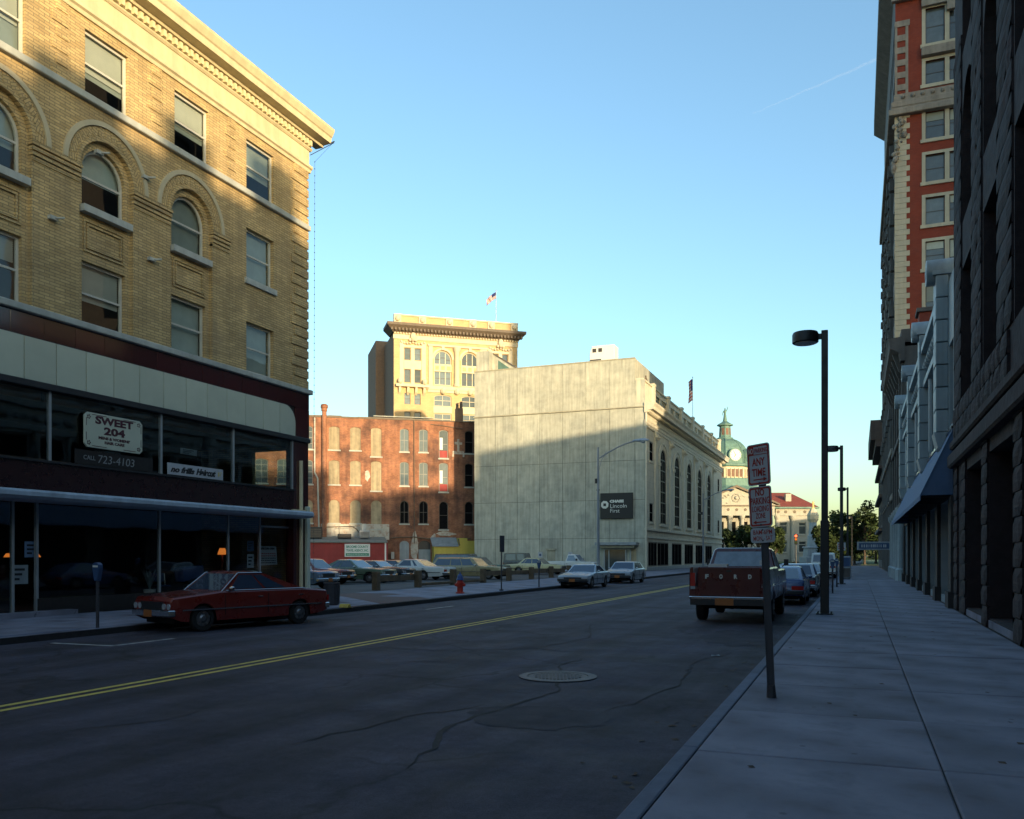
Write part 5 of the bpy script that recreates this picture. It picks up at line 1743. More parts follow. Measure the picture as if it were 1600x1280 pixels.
# block behind the camera that keeps the street in shade (stands on the same building line)
NB = row('corner_shade_block', 'unseen long buff block added behind the camera on the right building line to shade the street', 6.6)
L_ = 75.
ops = []
for k in range(14):
    for z, h in ((.4, 3.2), (5.5, 2.2), (9.0, 2.2), (12.4, 2.2)):
        ops.append((1.2 + k * 5.2, 4.0 + k * 5.2, z, z + h))
q = Mb()
wall(q, 0, L_, 0, 16.6, ops, 0, .3)
q.poly([(0, 0, 0), (0, 14, 0), (0, 14, 16.6), (0, 0, 16.6)])
q.poly([(0, 0, 16.6), (L_, 0, 16.6), (L_, 14, 16.6), (0, 14, 16.6)])
q.ob('wall', 'buff_brick', NB, fix=False)
box('room_back', 'room_dark', NB, .1, L_ - .1, .9, 1.0, 0, 16)
wm = win(NB, I4, *ops[0], y=.2, t=.1)
for o in ops[1:]:
    win(NB, I4, *o, y=.2, t=.1)
for x, w, h in ((1.0, 1.5, 2.3), (5.6, 1.1, 1.6), (9.3, 2.0, 1.2), (14.5, 1.2, 2.2), (19, 2.4, 1.4)):
    box('chimney', 'tower_red', NB, x, x + w, 1.0, 2.2, 16.6, 16.6 + h)  # chimneys added to throw shade bars on the facade opposite


LS = row('low_gap_blocker', 'unseen low brown block added between the buff shade block and the sandstone building to trim sunlight', 14.1)  # unseen low block added in the gap to trim the sun strip
q = Mb()
wall(q, 0, 7.4, 0, 10.6, [(.5, 5.7, .3, 3.2), (1, 2.4, 5.6, 7.8), (3.6, 5.0, 5.6, 7.8)], 0, .3)
q.poly([(0, 0, 10.6), (7.4, 0, 10.6), (7.4, 12, 10.6), (0, 12, 10.6)])
q.ob('wall', 'brown_stone', LS, fix=False)
box('room_back', 'room_dark', LS, .05, 7.35, .9, 1.0, 0, 10.4)
for o in ((.5, 5.7, .3, 3.2), (1, 2.4, 5.6, 7.8), (3.6, 5.0, 5.6, 7.8)):
    win(LS, I4, *o, y=.2, t=.1)
Mb().box(-.05, 7.45, -.35, .1, 10.2, 10.75).ob('cornice', 'brown_stone', LS)




def shell(name, label, loc, rz, w, dep, h, m, sx, sz, ww, wh, z0=1.):
    t = thing(name, label, 'building', loc, rz)
    ops = []
    for i in range(int((w - 1) / sx)):
        for j in range(int((h - 2) / sz)):
            ops.append((1 + i * sx, 1 + i * sx + ww, z0 + j * sz, z0 + j * sz + wh))
    q = Mb()
    wall(q, 0, w, 0, h, ops, 0, .3)
    q.add([(0, 0, 0), (0, dep, 0), (0, dep, h), (0, 0, h), (w, 0, 0), (w, dep, 0), (w, dep, h), (w, 0, h)], [(0, 1, 2, 3), (4, 5, 6, 7), (1, 5, 6, 2), (3, 2, 6, 7)])
    q.ob('wall', m, t, fix=False)
    box('room_back', 'room_dark', t, .1, w - .1, .8, .9, 0, h - .3)
    for o in ops:
        win(t, I4, *o, y=.2, t=.1, frame='sash_dark')
    box('cornice', m, t, -.15, w + .15, -.35, .2, h - .5, h + .1)
    return t


# unseen blocks added to shade tower and courthouse and cut low sky glow
shell('shade_office_block', 'unseen tall plain block added behind the right-hand row to shade the red tower', (21, 70.5, 0), -PI / 2, 14.2, 12, 58, 'brown_stone', 3.4, 3.9, 1.8, 2.2)
shell('shade_square_building', 'unseen brown block added on the right side of the square to shade the courthouse', (8.6, 218, 0), -PI / 2, 52, 16, 13.0, 'brown_stone', 4.2, 4.0, 2.0, 2.4)
shell('street_end_blocker', 'unseen wide brown block added far behind the camera to hide the low sky', (6, -90, 0), PI, 34, 12, 24, 'brown_stone', 4.2, 4.0, 2.0, 2.4)
shell('rear_sky_blocker', 'unseen long block added on the left behind the camera to cut sky glow', (-20, -62, 0), PI / 2, 70.9, 14, 15.2, 'buff_brick', 4.6, 4.1, 2.2, 2.3)


# ------------------------------------------------------------------ trees
def tree(name, label, loc, h, cr, ch, n, m, leaf=.45, seed=1, trunk=.22, group=None):
    r = random.Random(seed)
    t = thing(name, label, 'tree', loc, r.uniform(0, 6), group)
    zc = h - ch / 2
    mb = Mb()
    mb.lathe(0, 0, [(trunk * 1.4, 0), (trunk, .5), (trunk * .75, zc * .7), (trunk * .3, h * .85)], 8)
    cl = []
    for k in range(16):
        a, e = r.uniform(0, 2 * PI), r.uniform(-.9, 1.1)
        rr = r.uniform(.45, 1.)
        c = Vector((math.cos(a) * math.cos(e) * cr * rr, math.sin(a) * math.cos(e) * cr * rr, zc + math.sin(e) * ch / 2 * rr))
        cl.append((c, r.uniform(.26, .48) * cr))
        mb.cyl((0, 0, max(.8, zc - ch * .42 + .25 * ch * r.random())), tuple(c * .9 + Vector((0, 0, zc * .1))), trunk * .35, trunk * .1, 5, False)
    mb.ob('trunk', 'bark', t, smooth=True)
    for part, mm, fr in (('crown', m, .72), ('crown', {'leaf': 'leaf_light', 'leaf_light': 'leaf', 'leaf_dark': 'leaf'}[m], .28)):
        q = Mb()
        for k in range(int(n * fr)):
            c, cr_ = r.choice(cl)
            d = Vector((r.gauss(0, 1), r.gauss(0, 1), r.gauss(0, 1)))
            d = d.normalized() * cr_ * (r.random() ** .4)
            p = c + d
            u = Vector((r.gauss(0, 1), r.gauss(0, 1), r.gauss(0, .6))).normalized()
            w = u.orthogonal().normalized()
            w = (Matrix.Rotation(r.uniform(0, 6), 3, u) @ w)
            s = leaf * r.uniform(.5, 1.2)
            q.add([p - u * s, p - w * s * .45, p + u * s, p + w * s * .45], [(0, 1, 2, 3)])
        q.ob(part, mm, t, fix=False)
    return t


for i, (x, y, h, cr, ch, m, lab) in enumerate([(-28.4, 175, 7.0, 2.7, 5.4, 'leaf_dark', 'dark slim tree against the courthouse columns beside the bank corner'),
                                               (-22.8, 178, 7.4, 3.0, 5.8, 'leaf_dark', 'dark bushy tree before the courthouse porch behind the parking sign'),
                                               (-18.2, 176, 8.4, 3.2, 7.0, 'leaf_dark', 'green tree before the courthouse wing behind the pickup cab'),
                                               (-14.6, 170, 7.6, 2.5, 6.4, 'leaf_dark', 'small dark tree between the pickup cab and the traffic signal'),
                                               (-2.2, 235, 14, 4.0, 11, 'leaf_light', 'sunlit pale tree just right of the courthouse wing'),
                                               (-6.4, 168, 7.4, 2.5, 6.0, 'leaf_dark', 'dark round tree beside the memorial column at the left of the lamp'),
                                               (-2.6, 176, 10.0, 3.4, 8.6, 'leaf_dark', 'tall dark tree at the end of the pavement left of the far lamps'),
                                               (1.2, 172, 11.4, 3.6, 9.4, 'leaf_dark', 'tallest green tree at the end of the right pavement'),
                                               (3.4, 186, 9.5, 3.4, 8, 'leaf', 'green tree against the corner building at the end of the pavement'),
                                               (-.6, 190, 8.0, 3.2, 6.8, 'leaf_light', 'lighter green tree low behind the dark ones at the street end')]):
    tree('street_tree', lab, (x, y, -.1), h, cr, ch, 2600, m, .42, i + 5, group='trees in the square at the street end')
q = Mb()
r = random.Random(3)
for k in range(5200):
    x, y = r.uniform(-70, 45), r.uniform(300, 318)
    z = abs(r.gauss(0, 1)) * 2.6 * (1 + .35 * math.sin(x * .3))
    u = Vector((r.gauss(0, 1), r.gauss(0, 1), r.gauss(0, 1))).normalized()
    w = u.orthogonal().normalized()
    s = r.uniform(.4, 1.1)
    p = Vector((x, y, min(z, 7.5)))
    q.add([p - u * s, p - w * s * .5, p + u * s, p + w * s * .5], [(0, 1, 2, 3)])
tag(q.ob('distant_trees', 'leaf_dark', fix=False), 'dark mass of distant trees closing the end of the street', 'trees', kind='stuff')

# thin vapour trail high in the sky
m = bpy.data.materials.new('vapour')
m.use_nodes = True
nt = m.node_tree
nt.nodes.clear()
n_o, n_m, n_t, n_d = [nt.nodes.new(x) for x in ('ShaderNodeOutputMaterial', 'ShaderNodeMixShader', 'ShaderNodeBsdfTransparent', 'ShaderNodeBsdfDiffuse')]
n_d.inputs[0].default_value = (.9, .9, .9, 1)
n_m.inputs[0].default_value = .014
for a, b in ((n_t.outputs[0], n_m.inputs[1]), (n_d.outputs[0], n_m.inputs[2]), (n_m.outputs[0], n_o.inputs[0])):
    nt.links.new(a, b)
MATS['vapour'] = m
r = random.Random(2)
pts = []
for k in range(41):
    t = k / 40
    pts.append(Vector((-330 + 420 * t, 2995 + 170 * t, 1500 + 200 * t + r.uniform(-2, 2))))
q = Mb()
for k in range(40):
    q.cyl(pts[k], pts[k + 1], 1.2 + 4.5 * k / 40, 1.2 + 4.5 * (k + 1) / 40, 10, False)
tag(q.ob('vapour_trail', 'vapour', smooth=True, fix=False), kind='structure')


# ------------------------------------------------------------------ vehicles
WHEELS = {}


def wheel(parent, x, y, r, side, w=.19):
    k = (r, side, w)
    if k not in WHEELS:
        s = side
        q = Mb()
        n = 20
        prof = [(r * .62, 0), (r * .93, .0), (r, .035), (r, w - .035), (r * .93, w), (r * .5, w)]
        vs, fs = [], []
        for rr, yy in prof:
            vs += [(rr * math.cos(2 * PI * i / n), -s * yy + s * .0, rr * math.sin(2 * PI * i / n)) for i in range(n)]
        for j in range(len(prof) - 1):
            fs += [(j * n + i, j * n + (i + 1) % n, (j + 1) * n + (i + 1) % n, (j + 1) * n + i) for i in range(n)]
        q.add(vs, fs)
        p = Mb()
        p.cyl((0, -s * .06, 0), (0, -s * .02, 0), r * .63, r * .60, n)
        p.cyl((0, -s * .02, 0), (0, s * .012, 0), r * .34, r * .2, 12)
        h = Mb()
        for i in range(10):
            a = 2 * PI * i / 10
            h.box(-.02, .02, -.012, .006, r * .36, r * .55)
            h.v[-8:] = [tuple(Matrix.Rotation(a, 3, 'Y') @ Vector(v)) for v in h.v[-8:]]
        p.add(h.v, h.f)
        WHEELS[k] = (q.mesh('wheel', 'tyre', True), p.mesh('rim', 'hub', False))
    a, b = WHEELS[k]
    o = put('wheel', a, parent, T(x, y, r))
    put('rim', b, o)


def lerp(a, b, t):
    return tuple(p + (q - p) * t for p, q in zip(a, b))


def interp(tab, t):
    for (a, va), (b, vb) in zip(tab[:-1], tab[1:]):
        if t <= b:
            f = (t - a) / max(1e-6, b - a)
            return va + (vb - va) * max(0, f)
    return tab[-1][1]


def car(label, cat, loc, rz, p, colour, group=None, name='parked_car'):
    S = thing(name, label, cat, loc, rz, group)
    L, W, H = p['L'], p['W'], p['H']
    r = p.get('r', .31)
    cow, rf, rr, dk = p['cow'], p['rf'], p['rr'], p['dk']
    zb, zh, zd = p.get('zb', .88), p.get('zh', .82), p.get('zd', .86)
    wf, wr = p['wf'], p['wr']
    sill = p.get('sill', .24)
    X = lambda t: L / 2 - t
    top = [(0, zh - .10), (.06, zh - .02), (.25, zh), (cow, zb + .02), (dk, zb + .02), (max(dk + .05, L - .3), zd), (L - .05, zd - .02), (L, zd - .10)]
    hw = [(0, W / 2 * .93), (.15, W / 2 * .985), (.8, W / 2), (L - .9, W / 2), (L - .1, W / 2 * .97), (L, W / 2 * .93)]
    ra = r + .055
    ts = {0, .06, .15, .25, .5, cow, cow + .3, dk, L - .3, L - .15, L - .05, L, (cow + dk) / 2}
    for w in (wf, wr):
        for k in range(11):
            ts.add(w - ra * math.cos(PI * k / 10))
        ts |= {w - ra - .01, w + ra + .01}
    ts = sorted(t for t in ts if 0 <= t <= L)
    ts = [t for i, t in enumerate(ts) if i == 0 or t - ts[i - 1] > .004]
    q = Mb()
    rings = []
    for t in ts:
        b = sill + (.12 * (1 - t / .3) if t < .3 else 0) + (.1 * (1 - (L - t) / .4) if L - t < .4 else 0)
        for w in (wf, wr):
            if abs(t - w) < ra:
                b = max(b, r + math.sqrt(max(0, ra * ra - (t - w) ** 2)) - .02)
        z, h = interp(top, t), interp(hw, t)
        m1 = max(b + .02, .46)
        m2 = max(m1 + .02, z - .17)
        side = [(h * .95, b), (h * .99, m1), (h, m2), (h * .975, z - .04), (h * .93, z - .005), (0, z + .022)]
        rings.append([(X(t), y, zz) for y, zz in side] + [(X(t), -y, zz) for y, zz in side[-2::-1]])
    n = len(rings[0])
    for R_ in rings:
        q.v += R_
    for i in range(len(rings) - 1):
        q.f += [(i * n + j, i * n + j + 1, (i + 1) * n + j + 1, (i + 1) * n + j) for j in range(n - 1)]
    q.f += [tuple(range(n)), tuple(range((len(rings) - 1) * n, len(rings) * n))]
    body = q.ob('body', colour, S, smooth=True)
    box('underbody', 'underbody', S, -L / 2 + .2, L / 2 - .2, -W / 2 + .24, W / 2 - .24, .2, .62)
    # greenhouse
    wb, wt = W / 2 * p.get('kb', .91), W / 2 * p.get('kt', .74)
    z0 = zb + .0
    A, B, C, D = X(cow), X(rf), X(rr), X(dk)
    rc = p.get('roof', colour)
    zt = H - .045
    q = Mb()
    lo = [(A, -wb, z0), (A, wb, z0), (D, wb, z0), (D, -wb, z0)]
    hi = [(B, -wt, zt), (B, wt, zt), (C, wt, zt), (C, -wt, zt)]
    mi = (B + C) / 2
    q.add(lo + hi + [(B - .12, -wt * .8, H), (B - .12, wt * .8, H), (C + .12, wt * .8, H), (C + .12, -wt * .8, H)],
          [(0, 1, 5, 4), (1, 2, 6, 5), (2, 3, 7, 6), (3, 0, 4, 7), (4, 5, 9, 8), (5, 6, 10, 9), (6, 7, 11, 10), (7, 4, 8, 11), (8, 9, 10, 11)])
    q.ob('roof', rc, S, smooth=True)

    def pane(name, bl, br, tr, tl, u0, u1, v0, v1, m='car_glass', off=.007, parent=S):
        P = lambda u, v: Vector(lerp(lerp(bl, br, u), lerp(tl, tr, u), v))
        a, b, c, d = P(u0, v0), P(u1, v0), P(u1, v1), P(u0, v1)
        nn = (b - a).cross(d - a).normalized()
        cen = Vector((mi, 0, z0))
        if nn.dot((a + c) / 2 - cen) < 0:
            nn = -nn
        return Mb().add([a + nn * off, b + nn * off, c + nn * off, d + nn * off, a - nn * .004, b - nn * .004, c - nn * .004, d - nn * .004],
                        [(0, 1, 2, 3), (0, 1, 5, 4), (1, 2, 6, 5), (2, 3, 7, 6), (3, 0, 4, 7)]).ob(name, m, parent)
    tp = .07
    pane('windscreen', lo[0], lo[1], hi[1], hi[0], .05, .95, .06, .95)
    pane('rear_window', lo[3], lo[2], hi[2], hi[3], .08, .92, *p.get('rv', (.10, .92)))
    cuts = p.get('cuts', [(.10, .54), (.57, .86)])
    for s in (1, -1):
        i0, i1 = (0, 3) if s < 0 else (1, 2)
        for k, (u0, u1) in enumerate(cuts):
            pane('side_window', lo[i0], lo[i1], hi[i1], hi[i0], u0, u1, .12, .90)
        # waist trim, door gap, handle, mirror
        yh = s * (W / 2 + .002)
        Mb().box(X(L - .25), X(.25), yh - .012 * (s < 0) - .003, yh + .012 * (s > 0) - (.0 if s > 0 else -.003), .50, .53).ob('side_trim', p.get('trim', 'chrome'), S)
        for u in p.get('doors', [.04, .52]):
            x = A + (D - A) * u
            Mb().box(x - .006, x + .006, yh - .004, yh + .004, .36, zb - .07).ob('door_gap', 'underbody', S)
            if u < .9:
                xh = A + (D - A) * min(.93, u + (.40 if len(cuts) < 3 else .34))
                Mb().box(xh - .08, xh + .06, yh - .01 + s * .006, yh + .01 + s * .006, zb - .15, zb - .125).ob('door_handle', 'chrome', S)
        Mb().ball((A - .22, s * (W / 2 + .05), zb + .07), .075, 7, .8).box(A - .24, A - .18, s * (W / 2 - .05) - .03, s * (W / 2 - .05) + .03, zb + .0, zb + .06).ob('mirror', 'chrome' if p.get('old', 1) else colour, S, smooth=True)
    if p.get('chrome'):
        for s in (1, -1):
            i0, i1 = (0, 3) if s < 0 else (1, 2)
            o_ = Vector((0, s * .012, .004))
            Mb().tube([Vector(lo[i0]) + o_, Vector(hi[i0]) + o_, Vector(hi[i1]) + o_], .012, 5).tube([Vector(lo[i0]) + o_ + Vector((-.12, 0, .02)), Vector(lo[i1]) + o_ + Vector((0, 0, .02))], .010, 5).ob('window_trim', 'chrome', S)
    # front
    zf = p.get('zf', zh - .22)
    fx = L / 2
    box('grille', 'dark_metal', S, fx - .02, fx + .012, -W * .28, W * .28, zf - .08, zf + .10)
    for s in (1, -1):
        if p.get('lamps', 'quad') == 'quad':
            for yy in (.84, .61):
                Mb().cyl((fx - .02, s * W * .5 * yy, zf), (fx + .02, s * W * .5 * yy, zf), .068, n=12).ob('headlight', 'headlamp', S)
        else:
            box('headlight', 'headlamp', S, fx - .03, fx + .018, s * W * .40 - .16, s * W * .40 + .16, zf - .07, zf + .08)
            box('indicator', 'amber', S, fx - .03, fx + .016, s * W * .48 - .02, s * W * .48 + .02, zf - .07, zf + .08)
        box('tail_light', 'tail_red', S, -fx - .012, -fx + .03, s * W * .36 - .2, s * W * .36 + .2, zd - .3, zd - .16)
    bm_ = p.get('bumper', 'chrome')
    for s, nm in ((1, 'front_bumper'), (-1, 'rear_bumper')):
        pts = [(s * (fx - .10), -W / 2 * .99), (s * (fx + .06), -W / 2 * .95), (s * (fx + .11), -W / 2 * .6), (s * (fx + .11), W / 2 * .6), (s * (fx + .06), W / 2 * .95), (s * (fx - .10), W / 2 * .99)]
        Mb().ext(pts, .38, .52, 'z').ob(nm, bm_, S, bevel=.02)
        x = s * (fx + .113)
        box('number_plate', 'plate_orange', S, x - .006, x + .006, -.16, .16, .36, .52)
    for x, t in ((X(wf), 1), (X(wr), 1)):
        for s in (1, -1):
            wheel(S, x, s * (W / 2 - .03), r, s)
    return S


SEDAN = dict(L=4.9, W=1.84, H=1.40, cow=1.5, rf=2.05, rr=3.25, dk=3.85, wf=.85, wr=3.75, cuts=[(.10, .44), (.47, .78), (.80, .90)], doors=[.04, .46, .80])
COUPE = dict(L=4.7, W=1.78, H=1.34, cow=1.55, rf=2.1, rr=2.95, dk=3.95, wf=.85, wr=3.6, cuts=[(.10, .52), (.55, .80)], doors=[.04, .54])
HATCH = dict(L=4.2, W=1.70, H=1.32, cow=1.35, rf=1.9, rr=2.8, dk=4.0, wf=.8, wr=3.25, lamps='rect', cuts=[(.10, .50), (.53, .80)], doors=[.03, .52], zh=.76, zd=.84, bumper='dark_metal', old=0, trim='dark_metal', kb=.92)
WAGON = dict(L=5.4, W=1.92, H=1.46, cow=1.6, rf=2.15, rr=4.85, dk=5.25, wf=.9, wr=4.0, cuts=[(.09, .33), (.35, .58), (.60, .94)], doors=[.03, .34, .60])

# the red coupe at the left kerb
RC = dict(L=4.5, W=1.64, H=1.37, cow=1.28, rf=1.8, rr=2.5, dk=3.72, wf=.80, wr=3.56, r=.30, cuts=[(.09, .50), (.54, .80)], doors=[.03, .53], zh=.82, zb=.90, zd=.88, kb=.93, kt=.79, chrome=1)
d_ = Vector((-.26, -.965))
cen = Vector((-14.1, 14.75)) - d_ * 2.25 + Vector((-.965, .26)) * .82
car('dark red two-door coupe with black half-roof angled at the kerb before the shops', 'car', (cen.x, cen.y, -.15), math.atan2(d_.y, d_.x), RC, 'paint_red')
rcar = bpy.data.objects['parked_car']
LL = RC['L']
Mb().add([(LL / 2 - 2.52, -.68, 1.335), (LL / 2 - 2.52, .68, 1.335), (LL / 2 - 2.1, .5, 1.378), (LL / 2 - 2.1, -.5, 1.378)], [(0, 1, 2, 3)]).ob('roof_edge', 'vinyl_black', rcar)

# two silver cars beyond the hydrant
S1 = dict(HATCH, L=4.4, H=1.27, W=1.74, cow=1.5, rf=2.15, rr=2.85, dk=3.9, wr=3.4, zh=.72, zb=.84, zd=.84)
S2 = dict(HATCH, L=4.1, H=1.36, cow=1.1, rf=1.7, rr=3.3, dk=4.0, wr=3.3, cuts=[(.08, .38), (.40, .66), (.69, .86)], doors=[.03, .40])
car('silver-blue sporty hatchback with slanted nose parked at the far kerb, in front', 'car', (-13.85, 44.9, -.15), -PI / 2, S1, 'paint_silver')
car('silver five-door hatchback parked close behind the sporty one at the far kerb', 'car', (-13.8, 53.6, -.15), -PI / 2, S2, 'paint_silver')
# blue cars and van ahead of the pickup
car('blue hatchback with pale roof parked directly ahead of the red pickup', 'car', (-2.55, 33.4, -.15), PI / 2, dict(HATCH, L=4.2, H=1.36, rr=3.0), 'paint_blue', name='parked_car')
car('dark saloon with pale roof parked second ahead of the red pickup', 'car', (-2.5, 40.0, -.15), PI / 2, dict(SEDAN, roof='paint_silver'), 'paint_dark')
car('dark coupe parked third ahead of the red pickup behind the street lamp', 'car', (-2.5, 47.4, -.15), PI / 2, COUPE, 'paint_dark')
VAN = dict(L=4.6, W=1.9, H=1.95, cow=.6, rf=1.0, rr=4.35, dk=4.58, wf=.8, wr=3.7, zb=1.1, zh=1.0, zd=1.1, kt=.86, kb=.96, cuts=[(.06, .26), (.30, .60), (.64, .93)], doors=[.03, .28], rv=(.2, .85), zf=.7)
car('white van with blue stripe parked far along the right kerb', 'van', (-2.45, 72, -.15), PI / 2, VAN, 'paint_white', name='parked_van')

# parking lot
G_ = 'cars in the lot behind the low fence'


def lot(px_front, y0, spec, colour, label, cat='car', flip=False, name='parked_car', rz=0., sx=1.):
    W = spec['W']
    x = px_front - spec['L'] / 2
    return car(label, cat, (x, y0 + W / 2, -.006), (PI if flip else 0) + rz, spec, colour, G_, name)


lot(-23.4, 33.6, dict(SEDAN, L=4.6, dk=3.7, wr=3.55, zh=.86), 'paint_sky', 'light blue car nose just showing beside the shop building post')
lot(-26.2, 39.5, dict(SEDAN, L=4.6, dk=3.75, wr=3.55, H=1.42), 'paint_lotred', 'red saloon nearest the red shed with round headlights')
lot(-25.2, 42.4, dict(COUPE, L=5.0, W=1.86, H=1.38, wr=3.8, dk=4.1, rf=2.2, rr=3.1), 'paint_sage', 'sage green fastback coupe nose to the low wooden fence')
lot(-25.5, 45.4, dict(COUPE, L=4.5, H=1.3), 'paint_dark', 'dark grey coupe with amber front lights beside the green coupe')
LN = dict(COUPE, L=5.7, W=1.98, H=1.36, cow=2.0, rf=2.6, rr=3.6, dk=4.35, wf=1.0, wr=4.2, cuts=[(.10, .56), (.66, .76)], doors=[.03, .60], chrome=1)
lot(-24.6, 49.1, LN, 'paint_white', 'long white luxury coupe with small oval rear side window seen from its tail', flip=True)
lot(-21.9, 52.1, WAGON, 'paint_tan', 'long tan estate car with roof rack behind the hydrant', name='estate_car')
lot(-26.6, 61.0, dict(COUPE, H=1.24), 'paint_orange', 'bright red low car half hidden behind the tan estate')
lot(-27.0, 64.6, dict(WAGON, H=1.5), 'paint_green', 'dark green estate car at the back of the lot near the concrete flank', name='estate_car')
lot(-31.2, 69.2, dict(VAN, H=1.75, zb=1.0), 'paint_dark', 'dark blue van parked in front of the yellow shed', 'van', name='parked_van')
lot(-22.9, 67.3, dict(SEDAN, L=5.0), 'paint_cream', 'cream yellow saloon in the lot before the steel door')
JP = dict(L=3.7, W=1.6, H=1.85, cow=1.2, rf=1.4, rr=3.6, dk=3.66, wf=.65, wr=2.9, zb=1.05, zh=1.0, zd=1.05, kt=.88, kb=.94, cuts=[(.08, .38), (.46, .90)], doors=[.04, .42], r=.36, zf=.78)
lot(-29.0, 78.4, JP, 'paint_dark', 'dark boxy off-road car by the concrete flank behind the cream saloon', 'off-road car', name='off_road_car')
lot(-28.6, 53.4, dict(COUPE, H=1.28), 'paint_dark', 'dark low coupe between the white luxury coupe and the tan estate')


def pickup(label, loc, rz, colour, p, name='pickup_truck', detail=True):
    S = thing(name, label, 'pickup truck', loc, rz, p.get('group'))
    L, W, H, cab = p['L'], p['W'], p['H'], p['cab']
    base = p.get('base', .0)
    X = lambda t: L / 2 - t
    r = p.get('r', .38)
    zb, rail = p['zb'], p['rail']
    # bonnet + cab lower body as one loft
    ra = r + .08
    wf, wr = p['wf'], p['wr']
    for part, t0, t1, ww, tops in (('body', 0, cab, wf, [(0, zb - .12), (.1, zb - .02), (1.2, zb), (cab, zb)]), ('cargo_bed', cab + .04, L, wr, [(0, rail), (L, rail)])):
        ts = {t0, t1, t0 + .08, t1 - .06, (t0 + t1) / 2}
        for k in range(11):
            ts.add(ww - ra * math.cos(PI * k / 10))
        ts |= {ww - ra - .01, ww + ra + .01}
        ts = sorted(t for t in ts if t0 <= t <= t1)
        q = Mb()
        rings = []
        for t in ts:
            b = base + .46
            if abs(t - ww) < ra:
                b = max(b, r + math.sqrt(max(0, ra * ra - (t - ww) ** 2)) - .02)
            z = interp(tops, t)
            h = W / 2 * (.96 if t < .05 else 1)
            sd = [(h * .97, b), (h, b + .06), (h, z - .25), (h * .985, z - .04), (h * .95, z)]
            if part == 'body':
                sd += [(0, z + .02)]
            else:
                sd += [(h * .90, z), (h * .90, max(b + .1, z - .5)), (0, max(b + .1, z - .5))]
            rings.append([(X(t), y, zz) for y, zz in sd] + [(X(t), -y, zz) for y, zz in sd[-2::-1]])
        n = len(rings[0])
        for R_ in rings:
            q.v += R_
        for i in range(len(rings) - 1):
            q.f += [(i * n + j, i * n + j + 1, (i + 1) * n + j + 1, (i + 1) * n + j) for j in range(n - 1)]
        q.f += [tuple(range(n)), tuple(range((len(rings) - 1) * n, len(rings) * n))]
        q.ob(part, colour, S, smooth=True, fix=False)
    box('underbody', 'underbody', S, -L / 2 + .2, L / 2 - .2, -W / 2 + .3, W / 2 - .3, base + .32, base + .75)
    wb, wt = W / 2 * .93, W / 2 * .78
    A, B, C, D = X(p['cow']), X(p['cow'] + .5), X(cab - .22), X(cab)
    zt = H - .06
    lo = [(A, -wb, zb), (A, wb, zb), (D, wb, zb), (D, -wb, zb)]
    hi = [(B, -wt, zt), (B, wt, zt), (C, wt, zt), (C, -wt, zt)]
    Mb().add(lo + hi + [(B - .1, -wt * .85, H), (B - .1, wt * .85, H), (C + .08, wt * .85, H), (C + .08, -wt * .85, H)],
             [(0, 1, 5, 4), (1, 2, 6, 5), (2, 3, 7, 6), (3, 0, 4, 7), (4, 5, 9, 8), (5, 6, 10, 9), (6, 7, 11, 10), (7, 4, 8, 11), (8, 9, 10, 11)]).ob('cab_roof', colour, S, smooth=True, bevel=.03)

    def pane(name, bl, br, tr, tl, u0, u1, v0, v1):
        P = lambda u, v: Vector(lerp(lerp(bl, br, u), lerp(tl, tr, u), v))
        a, b, c, d = P(u0, v0), P(u1, v0), P(u1, v1), P(u0, v1)
        nn = (b - a).cross(d - a).normalized()
        if nn.dot((a + c) / 2 - Vector(((A + D) / 2, 0, zb))) < 0:
            nn = -nn
        Mb().add([v + nn * .01 for v in (a, b, c, d)] + [v - nn * .004 for v in (a, b, c, d)], [(0, 1, 2, 3), (0, 1, 5, 4), (1, 2, 6, 5), (2, 3, 7, 6), (3, 0, 4, 7)]).ob(name, 'cab_glass', S)
    pane('windscreen', lo[0], lo[1], hi[1], hi[0], .06, .94, .08, .94)
    pane('rear_window', lo[3], lo[2], hi[2], hi[3], .07, .93, .16, .90)
    for s in (1, -1):
        i0, i1 = (0, 3) if s < 0 else (1, 2)
        pane('side_window', lo[i0], lo[i1], hi[i1], hi[i0], .22, .9, .12, .9)
        Mb().box(A - .35, A - .2, s * (W / 2 + .10) - .06, s * (W / 2 + .10) + .06, zb + .1, zb + .28).cyl((A - .28, s * (W / 2 - .02), zb + .05), (A - .28, s * (W / 2 + .08), zb + .16), .015, n=6).ob('mirror', 'dark_metal', S)
        Mb().box(X(cab - .25), X(cab - .12), s * W / 2 - .015, s * W / 2 + .02, zb - .2, zb - .17).ob('door_handle', 'chrome', S)
        box('tail_light', 'tail_red', S, -L / 2 - .012, -L / 2 + .05, s * W * .455 - .06, s * W * .455 + .06, rail - .48, rail - .14)
        box('reversing_light', 'headlamp', S, -L / 2 - .014, -L / 2 + .05, s * W * .455 - .06, s * W * .455 + .06, rail - .56, rail - .49)
        box('headlight', 'headlamp', S, L / 2 - .03, L / 2 + .015, s * W * .38 - .12, s * W * .38 + .12, zb - .42, zb - .2)
        box('side_trim', 'chrome', S, -L / 2 + .1, L / 2 - .1, s * (W / 2 + .006) - .008, s * (W / 2 + .006) + .008, zb - .42, zb - .39)
        for t in (wf, wr):
            wheel(S, X(t), s * (W / 2 - .02), r, s, .24)
    box('grille', 'dark_metal', S, L / 2 - .03, L / 2 + .01, -W * .28, W * .28, zb - .45, zb - .18)
    tg = Mb().box(-L / 2 - .012, -L / 2 + .05, -W * .39, W * .39, base + .58, rail + .01).ob('tailgate', colour, S, bevel=.015)
